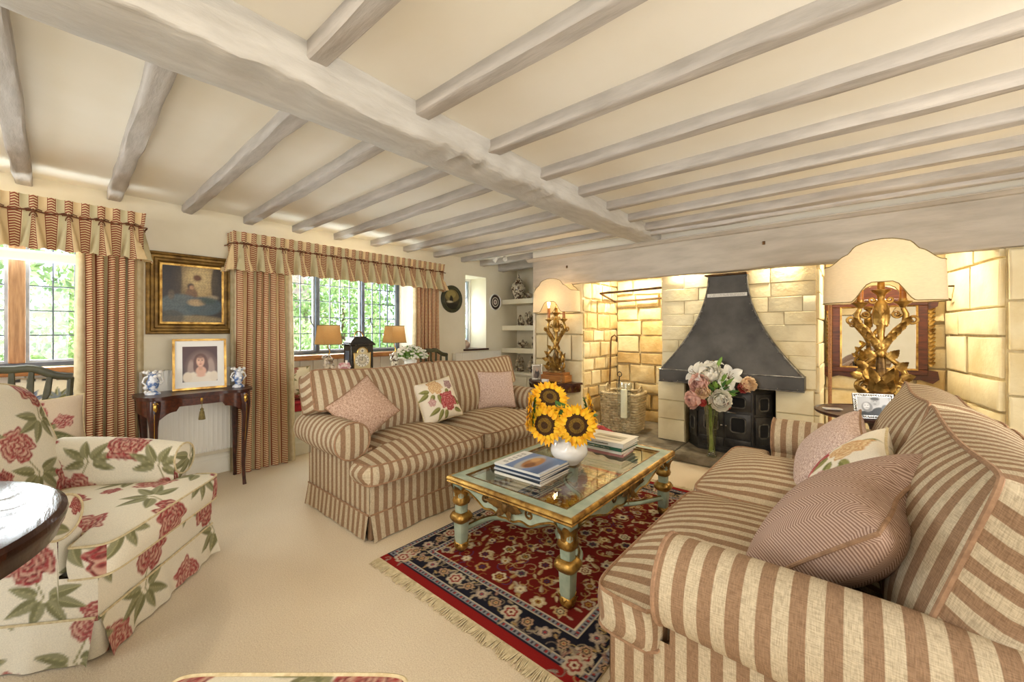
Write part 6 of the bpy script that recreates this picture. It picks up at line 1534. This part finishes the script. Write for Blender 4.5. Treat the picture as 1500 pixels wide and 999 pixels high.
# right-hand lamp table
t = thing('lamp_table', 'dark round lamp table with pie-crust edge beyond the second sofa', 'side table', (.12, 3.60, 0))
obj('top', MB().lathe([(0, .68), (.325, .68), (.335, .69), (.335, .702), (.325, .704), (.318, .697), (0, .697)], 48), 'mahog', t); obj('column', MB().lathe([(.06, .12), (.03, .2), (.05, .3), (.03, .4), (.04, .6), (.07, .68)], 20), 'mahog', t)
for k in range(3): a = 2*PI*k/3; obj('foot', MB().tube([(0, 0, .2), (.15*math.cos(a), .15*math.sin(a), .15), (.26*math.cos(a), .26*math.sin(a), .02)], [.03, .024, .018], 8), 'mahog', t)
giltlamp('large carved gilt candelabra lamp standing before the mirror', (.14, 3.62, .6975), R(0), hgt=1.145, power=1.3)
def pr_couple(u, v):
    col = fill(u, '#c4c4c4'); put(col, ell(u, v, .5, .05, .6, .2), '#3a3c3c'); put(col, ell(u, v, .30, .45, .17, .27), '#8a8a8a'); put(col, ell(u, v, .28, .5, .10, .18), '#dcdcdc'); put(col, ell(u, v, .68, .15, .26, .3), '#2c2e2e'); put(col, ell(u, v, .56, .72, .14, .22), '#b0b0b0'); put(col, ell(u, v, .56, .9, .14, .09), '#5a5a5a'); put(col, ell(u, v, .85, .4, .12, .2), '#6a6c6c'); put(col, ell(u, v, .30, .40, .05, .02, .02), '#6a6a6a'); put(col, ell(u, v, .55, .62, .05, .02, .02), '#6a6a6a')
    for x, y in ((.24, .55), (.33, .55), (.51, .76), (.61, .76)): put(col, ell(u, v, x, y, .02, .015, .02), '#3a3a3a')
    return col
photoframe('photo_frame', 'beaded pewter photograph frame with a black and white couple on the lamp table', 'photo frame', (.10, 3.36, .698), (R(-14), 0, R(20)), .205, .155, .020, 'silver', .0, pr_couple, .014, 50, None, 'white', .014)
t = thing('notecard', 'folded white card lying at the edge of the lamp table', 'card', (-.11, 3.55, .7045), R(20)); obj('sheet', B(-.05, .05, -.03, .03, 0, .003), 'china', t, False); obj('flap', B(-.05, .05, -.03, .03, .0035, .006, b=.001), 'china', t, False)
# ---- mirror
t = thing('mirror', 'mahogany framed mirror with gilt leaf sides hanging behind the large lamp', 'mirror', (.17, 5.055, .80))
def cartouche():
    return [(-.33, .10), (-.39, .09), (-.40, .02), (-.36, -.02), (-.28, .01), (-.2, -.0), (-.08, -.02), (0, -.04), (.08, -.02), (.2, 0), (.28, .01), (.36, -.02), (.40, .02), (.39, .09), (.33, .10), (.33, .62), (.39, .66), (.40, .74), (.33, .80), (.2, .78), (.1, .84), (0, .88), (-.1, .84), (-.2, .78), (-.33, .80), (-.40, .74), (-.39, .66), (-.33, .62)]
mf = MB(); pts = cartouche(); hole = [(-.265, .09), (.265, .09), (.265, .68), (-.265, .68)]
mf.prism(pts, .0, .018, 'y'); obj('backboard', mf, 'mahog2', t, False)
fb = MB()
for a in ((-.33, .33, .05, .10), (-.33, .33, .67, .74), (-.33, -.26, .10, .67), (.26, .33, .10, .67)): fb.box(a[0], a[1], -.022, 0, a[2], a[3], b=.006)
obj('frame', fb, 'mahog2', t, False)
obj('gilt_slip', sweep_rect([(0, .0), (0, .026), (-.014, .02), (-.014, 0)], .268, .292).xf(Matrix.Translation((0, 0, .385)) @ Matrix.Rotation(R(90), 4, 'X')), 'gilt', t, True, 30)
obj('glass', B(-.258, .258, -.004, -.001, .098, .672), 'mirror', t, False)
for s in (-1, 1):
    gl = MB()
    for k in range(14): acanthus(gl, (s*.335, -.01, .14+.036*k), (s*.7, 0, .7), (0, -1, 0), .055, .016, .3, 2, 7)
    obj('gilt_leaves', gl, 'gilt', t, True, 60)

# ================================================================== WINDOW SIDE ITEMS
t = thing('sofa_table', 'narrow pale painted table behind the window-side sofa', 'table', (-3.44, 2.04, 0))
obj('top', B(-.17, .17, -.54, .54, .845, .868, b=.004), 'panel', t, False); obj('apron', B(-.15, .15, -.50, .50, .77, .845), 'panel', t, False)
for sx in (-1, 1):
    for sy in (-1, 1): obj('leg', MB().lathe([(.014, 0), (.018, .1), (.024, .77)], 12, (sx*.13, sy*.47, 0), 4), 'panel', t)
ZS = .8685
t = thing('bracket_clock', 'black bracket clock with arched brass and silver dial on the sofa table', 'clock', (-3.43, 1.86, ZS))
obj('base', B(-.075, .075, -.12, .12, 0, .022, b=.004), 'black', t, False); cs = obj('case', B(-.065, .065, -.108, .108, .022, .245, b=.004), 'black', t, False); obj('cornice', B(-.078, .078, -.124, .124, .245, .262, b=.004), 'black', t, False)
bt = MB(); pr = [(.07, .115, .262), (.066, .110, .275), (.045, .08, .30), (.035, .06, .318), (.034, .058, .328)]
vs = [(sx*a, sy*b, z) for a, b, z in pr for sx, sy in ((-1, -1), (1, -1), (1, 1), (-1, 1))]; bt.add(vs, [(j*4+i, j*4+(i+1) % 4, (j+1)*4+(i+1) % 4, (j+1)*4+i) for j in range(4) for i in range(4)]+[(16, 17, 18, 19)]); obj('bell_top', bt, 'black', t, False)
obj('carry_handle', MB().tube([(0, .04*math.cos(a), .328+.045*math.sin(a)) for a in [PI*i/14 for i in range(15)]], .006, 8), 'brass', t)
def pr_dial(u, v):
    col = fill(u, '#c9b98e'); x, y = (u-.5), (v-.40)*1.45; r = np.hypot(x, y); th = np.arctan2(y, x)
    put(col, soft(r-.44, .03), '#e4dfd2'); put(col, soft(np.abs(r-.38)-.035, .02)*(np.cos(th*12) > .55), '#3a3630'); put(col, soft(r-.27, .03), '#b8ae98'); put(col, soft(np.abs(r-.28)-.01, .01), '#5a5448'); put(col, soft(r-.16, .03), '#cfc4ac')
    put(col, soft(np.abs(x-.0)-.018, .01)*(y > -.02)*(y < .24), '#1c1a18'); put(col, soft(np.abs(y+.4*x)-.018, .01)*(x < .02)*(x > -.17), '#1c1a18')
    r2 = np.hypot(x, (v-.855)*1.45); put(col, soft(r2-.13, .02), '#e0dccf'); put(col, soft(r2-.07, .02), '#4a443c'); put(col, soft(r2-.03, .02), '#a8a294'); return col
mb = MB(); NN = 60
def DF(a, b):
    y = -.075+.15*a; half = .048; topz = .178 if abs(y) > half else .178+math.sqrt(max(0, half*half-y*y)); return (.0665, y, .036+(topz-.036)*b)
mb.grid(DF, NN, NN, lambda a, b, p: (a, (p[2]-.036)/.19)); obj('dial', mb, 'print', t, False, cols=mbcols(mb, pr_dial))
obj('dial_surround', MB().tube([(.067, -.078, .034), (.067, .078, .034), (.067, .078, .182), (.067, .05, .184)]+[(.067, .05*math.cos(a), .181+.05*math.sin(a)) for a in [PI*i/12 for i in range(13)]]+[(.067, -.05, .184), (.067, -.078, .182)], .003, 5, True), 'brass', t)
sg = obj('side_window', B(-.035, .035, -.1095, -.108, .05, .2), 'lead', t, False)
def smalllamp(label, loc, s=1, bird=True):
    t = thing('small_table_lamp', label, 'lamp', loc, 0, 'small tan-shaded lamps'); q = random.Random(int(loc[1]*100))
    fb = MB().lathe([(.05, 0), (.048, .012), (.03, .018), (.028, .06), (.04, .09), (.034, .13), (.02, .15), (.012, .17)], 16)
    for i in range(9): a = q.uniform(0, 6.3); fb.ball((.035*math.cos(a), .035*math.sin(a), q.uniform(.02, .15)), q.uniform(.012, .02), 8, 6)
    obj('china_figure', fb, 'shelfchina' if bird else 'imari', t); obj('rod', MB().tube([(0, 0, .16), (.0, .012, .2), (.0, -.006, .24), (0, 0, .30)], .005, 6), 'brass', t)
    h0, h1 = .262, .425; sd = MB(); vs = []
    for (a, z) in ((.082, h0), (.066, h1)): vs += [(-a, -a, z), (a, -a, z), (a, a, z), (-a, a, z)]
    sd.add(vs, [(i, (i+1) % 4, (i+1) % 4+4, i+4) for i in range(4)]); so = obj('shade', sd, 'shadetan', t, False)
    for (a, z) in ((.083, h0), (.067, h1)): obj('trim', MB().tube([(-a, -a, z), (a, -a, z), (a, a, z), (-a, a, z)], .003, 5, True), 'tassel', so)
    l1 = lamp('small_lamp_glow', 'POINT', (0, 0, .34), .12, (1, .72, .42), .03); l1.parent = t
smalllamp('small lamp with tan square shade and china figure base by the black clock', (-3.43, 1.585, ZS))
smalllamp('small lamp with tan square shade rising behind the white flowering plant', (-3.43, 2.235, ZS), bird=False)
t = thing('china_cottage', 'pink and white china cottage ornament between the lamp and the black clock', 'ornament', (-3.38, 1.70, ZS)); obj('walls', B(-.03, .03, -.04, .04, 0, .06, b=.003), 'pink', t, False); obj('roof', MB().prism([(-.035, .06), (.035, .06), (0, .10)], -.045, .045, 'y'), 'pink', t, False); obj('chimney', B(-.008, .008, .012, .026, .08, .12), 'china', t, False); obj('door', B(.03, .032, -.01, .01, 0, .03), 'blue', t, False)
t = thing('flowering_plant', 'white flowering pot plant on the sofa table', 'plant', (-3.40, 2.40, ZS)); obj('pot', MB().lathe([(0, 0), (.05, .001), (.065, .08), (.07, .085), (.06, .085), (.05, .07), (0, .07)], 20), 'china', t)
q = random.Random(9); lf = MB(); fl_ = MB()
for i in range(120):
    th = q.uniform(0, 6.3); el = q.uniform(.0, 1.4); r_ = q.uniform(.06, .17); p = Vector((math.cos(th)*math.cos(el)*r_*.8, math.sin(th)*math.cos(el)*r_*1.35, .08+math.sin(el)*r_*.8)); acanthus(lf, p*.7+Vector((0, 0, .03)), p-Vector((0, 0, .05)), (q.uniform(-1, 1), q.uniform(-1, 1), 1), q.uniform(.04, .08), .010, -.2, 1, 4)
for i in range(150):
    th = q.uniform(0, 6.3); el = q.uniform(.1, 1.45); r_ = q.uniform(.15, .19); p = Vector((math.cos(th)*math.cos(el)*r_*.75, math.sin(th)*math.cos(el)*r_*1.1, .085+math.sin(el)*r_*.75)); fl_.ball(p, (.016, .016, .011), 7, 5)
tag(obj('foliage', lf, 'leafpale', t, True, 80), kind='stuff'); tag(obj('blossom', fl_, 'petalw', t), kind='stuff')
# ---- on the wall by the narrow window
def disc_print(name, label, cat, loc, r, fn, rimm, rimr):
    t = thing(name, label, cat, loc, 0); mb = MB(); mb.grid(lambda a, b: (.012, r*b*math.cos(2*PI*a), r*b*math.sin(2*PI*a)), 48, 16, lambda a, b, p: (p[1]/r/2+.5, p[2]/r/2+.5), cu=True); obj('picture', mb, 'print', t, False, cols=mbcols(mb, fn))
    obj('rim', MB().lathe([(r, .0), (r+rimr, .0), (r+rimr, .014), (r+rimr*.75, .026), (r+rimr*.4, .020), (r+rimr*.2, .026), (r-.002, .012)], 48, caps=False).xf(Matrix.Rotation(R(90), 4, 'Y')), rimm, t); obj('back', MB().lathe([(r+.005, 0), (r+.005, .008)], 40).xf(Matrix.Rotation(R(90), 4, 'Y')), 'black', t, False)
def pr_round(u, v):
    col = fill(u, '#3a3424'); put(col, ell(u, v, .5, .7, .5, .35), '#8a7a4a', .8); put(col, ell(u, v, .45, .75, .3, .2), '#b0a060', .6); put(col, ell(u, v, .45, .45, .12, .22), '#1c1812'); put(col, ell(u, v, .43, .62, .05, .06), '#2a2018'); put(col, ell(u, v, .35, .36, .2, .05), '#c8c0a0'); put(col, ell(u, v, .5, .1, .5, .2), '#2a2418'); return col
disc_print('round_picture', 'round dark framed picture of a boatman between curtain and narrow window', 'picture', (-4.247, 3.675, 1.685), .135, pr_round, 'greenwood', .055)
def pr_plate(u, v):
    r = np.hypot(u-.5, v-.5)*2; th = np.arctan2(v-.5, u-.5); col = fill(u, '#e6ded0'); put(col, soft(np.abs(r-.80)-.17, .03), '#2c1c20'); put(col, soft(np.abs(r-.42)-.10, .03), '#3a2026'); put(col, soft(r-.22, .03), '#b8a4a0'); put(col, soft(r-.1, .03), '#4a2a30'); put(col, soft(np.abs(r-.97)-.03, .02)*(np.cos(th*24) > 0), '#a08a7a'); return col
disc_print('wall_plate', 'black and white ringed plate hanging beside the alcove shelves', 'plate', (-4.247, 4.555, 1.69), .118, pr_plate, 'china', .008)
t = thing('round_pot', 'small round copper-pink pot on the narrow window sill', 'pot', (-4.33, 4.02, .983)); obj('body', MB().lathe([(0, 0), (.035, .001), (.06, .03), (.066, .06), (.05, .095), (.03, .105), (.034, .115), (.026, .112), (0, .10)], 20), 'copper', t); obj('lid', MB().ball((0, 0, .118), (.024, .024, .012), 10, 6), 'copper', t)
# ---- china on the alcove shelves
def china(name, label, x, y, z, prof, m='shelfchina', extra=None, s=1):
    t = thing(name, label, 'china', (x, y, z+.0005), 0, 'china on the alcove shelves'); obj('body', MB().lathe([(r*s*1.2, h_*s*1.2) for r, h_ in prof], 20), m, t)
    if extra: extra(t, s*1.2)
def jarlid(t, s): obj('lid', MB().lathe([(.05*s, .23*s), (.048*s, .25*s), (.03*s, .275*s), (.012*s, .285*s), (.016*s, .30*s), (.008*s, .33*s), (0, .345*s)], 20), 'imari', t)
def spout(t, s): obj('spout', MB().tube([(0, -.05*s, .05*s), (0, -.09*s, .07*s), (0, -.105*s, .10*s)], [.014*s, .01*s, .007*s], 8), 'shelfchina', t); obj('handle', MB().tube([(0, .05*s, .09*s), (0, .09*s, .09*s), (0, .09*s, .05*s), (0, .05*s, .04*s)], .006*s, 6), 'shelfchina', t)
def fig(n, sd):
    def f(t, s):
        q = random.Random(sd); b = MB()
        for i in range(n): b.ball((q.uniform(-.03, .03)*s, q.uniform(-.06, .06)*s, q.uniform(.04, .15)*s), (q.uniform(.012, .025)*s, q.uniform(.012, .03)*s, q.uniform(.02, .045)*s), 9, 7)
        b.tube([(0, -.05*s, .02*s), (0, -.06*s, .10*s), (0, -.03*s, .17*s)], [.015*s, .012*s, .006*s], 7); b.tube([(0, .05*s, .02*s), (0, .07*s, .10*s), (0, .04*s, .16*s)], [.015*s, .012*s, .005*s], 7); b.ball((0, 0, .17*s), .02*s, 10, 8); obj('figure', b, 'shelfchina', t)
    return f
FT = [(0, 0), (.05, .001), (.05, .012), (.04, .02), (.035, .05), (0, .06)]
china('ginger_jar', 'tall lidded patterned ginger jar on the top alcove shelf', -4.02, 4.86, 1.735, [(0, 0), (.05, .001), (.052, .01), (.085, .09), (.098, .15), (.085, .2), (.055, .225), (.05, .235), (0, .235)], 'imari', jarlid)
china('teapot', 'small china teapot beside the ginger jar', -3.82, 4.86, 1.735, [(0, 0), (.03, .001), (.055, .03), (.06, .06), (.045, .09), (.02, .1), (.012, .11), (.006, .125), (0, .126)], 'shelfchina', spout, .8)
china('china_group', 'china figure group at the fireplace end of the top alcove shelf', -3.64, 4.84, 1.735, FT, 'shelfchina', fig(5, 1), 1.0)
china('china_bird', 'reclining china animal at the wall end of the shelf below the ginger jar', -3.98, 4.86, 1.325, [(0, 0), (.07, .001), (.07, .02), (.03, .05), (0, .06)], 'shelfchina', fig(4, 2), .75)
china('china_group', 'china figure group in the middle of the shelf below the ginger jar', -3.80, 4.86, 1.325, FT, 'shelfchina', fig(6, 3), .95)
china('china_tureen', 'tall lidded china tureen at the fireplace end of the shelf below the ginger jar', -3.62, 4.85, 1.325, [(0, 0), (.05, .001), (.03, .03), (.07, .08), (.075, .12), (.06, .15), (.03, .18), (.012, .2), (.015, .215), (0, .225)], 'shelfchina', fig(3, 4), .95)
china('sauce_boat', 'low china sauce boat on the shelf above the cupboard', -3.93, 4.86, .975, [(0, 0), (.03, .001), (.025, .02), (.07, .05), (.08, .075), (.06, .07), (.02, .09), (.01, .12), (0, .125)], 'shelfchina', spout, .9)
china('china_bird', 'spread-winged china bird on the shelf above the cupboard', -3.68, 4.85, .975, FT, 'shelfchina', fig(6, 5), .95)
china('china_group', 'china figure pair on the cupboard top at the wall end', -3.98, 4.84, .61, FT, 'shelfchina', fig(6, 6), 1.15)
china('china_bird', 'winged china centrepiece on the cupboard top at the fireplace end', -3.70, 4.82, .61, FT, 'shelfchina', fig(7, 7), 1.15)
# ---- yellow tied cloth on the hearth beyond the far sofa arm
t = thing('yellow_cloth', 'folded yellow checked cloth on the hearth beside the stove', 'cloth', (-.46, 4.18, .0715))
for k in range(3): obj('fold', MB().tube([(-.07+.05*k, -.05, .03), (-.05+.05*k, 0, .08+.03*(k % 2)), (-.06+.05*k, .06, .03)], [.03, .035, .03], 10), mat('yellow_cloth_%d' % k, '#c9b048', '#7a6a2c', .9, ns=40), t)
# ---- hidden warm lights behind the mantel beam
for x, y, e in ((-2.1, 4.72, 15), (-1.32, 4.343, 9), (-.50, 4.343, 9), (.2, 4.66, 14)):
    t = thing('mantel_downlight', ['warm downlight recessed above the basket niche', 'warm downlight behind the mantel beam on the basket side of the hood', 'warm downlight behind the mantel beam on the mirror side of the hood', 'warm downlight recessed above the mirror niche'][0 if x < -2 else 1 if x < -1 else 2 if x < 0 else 3], 'downlight', (x, y, 2.035), 0, 'inglenook downlights')
    rs = 1 if y > 4.5 else .5
    obj('housing', MB().lathe([(.05*rs, .0), (.05*rs, -.02), (.04*rs, -.022), (.036*rs, -.004)], 20, caps=False), 'brass', t); obj('lens', MB().lathe([(0, -.006), (.036*rs, -.006)], 20, caps=False), 'bulb', t)
    l1 = lamp('downlight_glow', 'AREA', (0, 0, -.03), e, (1, .90, .68), .10 if y > 4.5 else .04); l1.parent = t
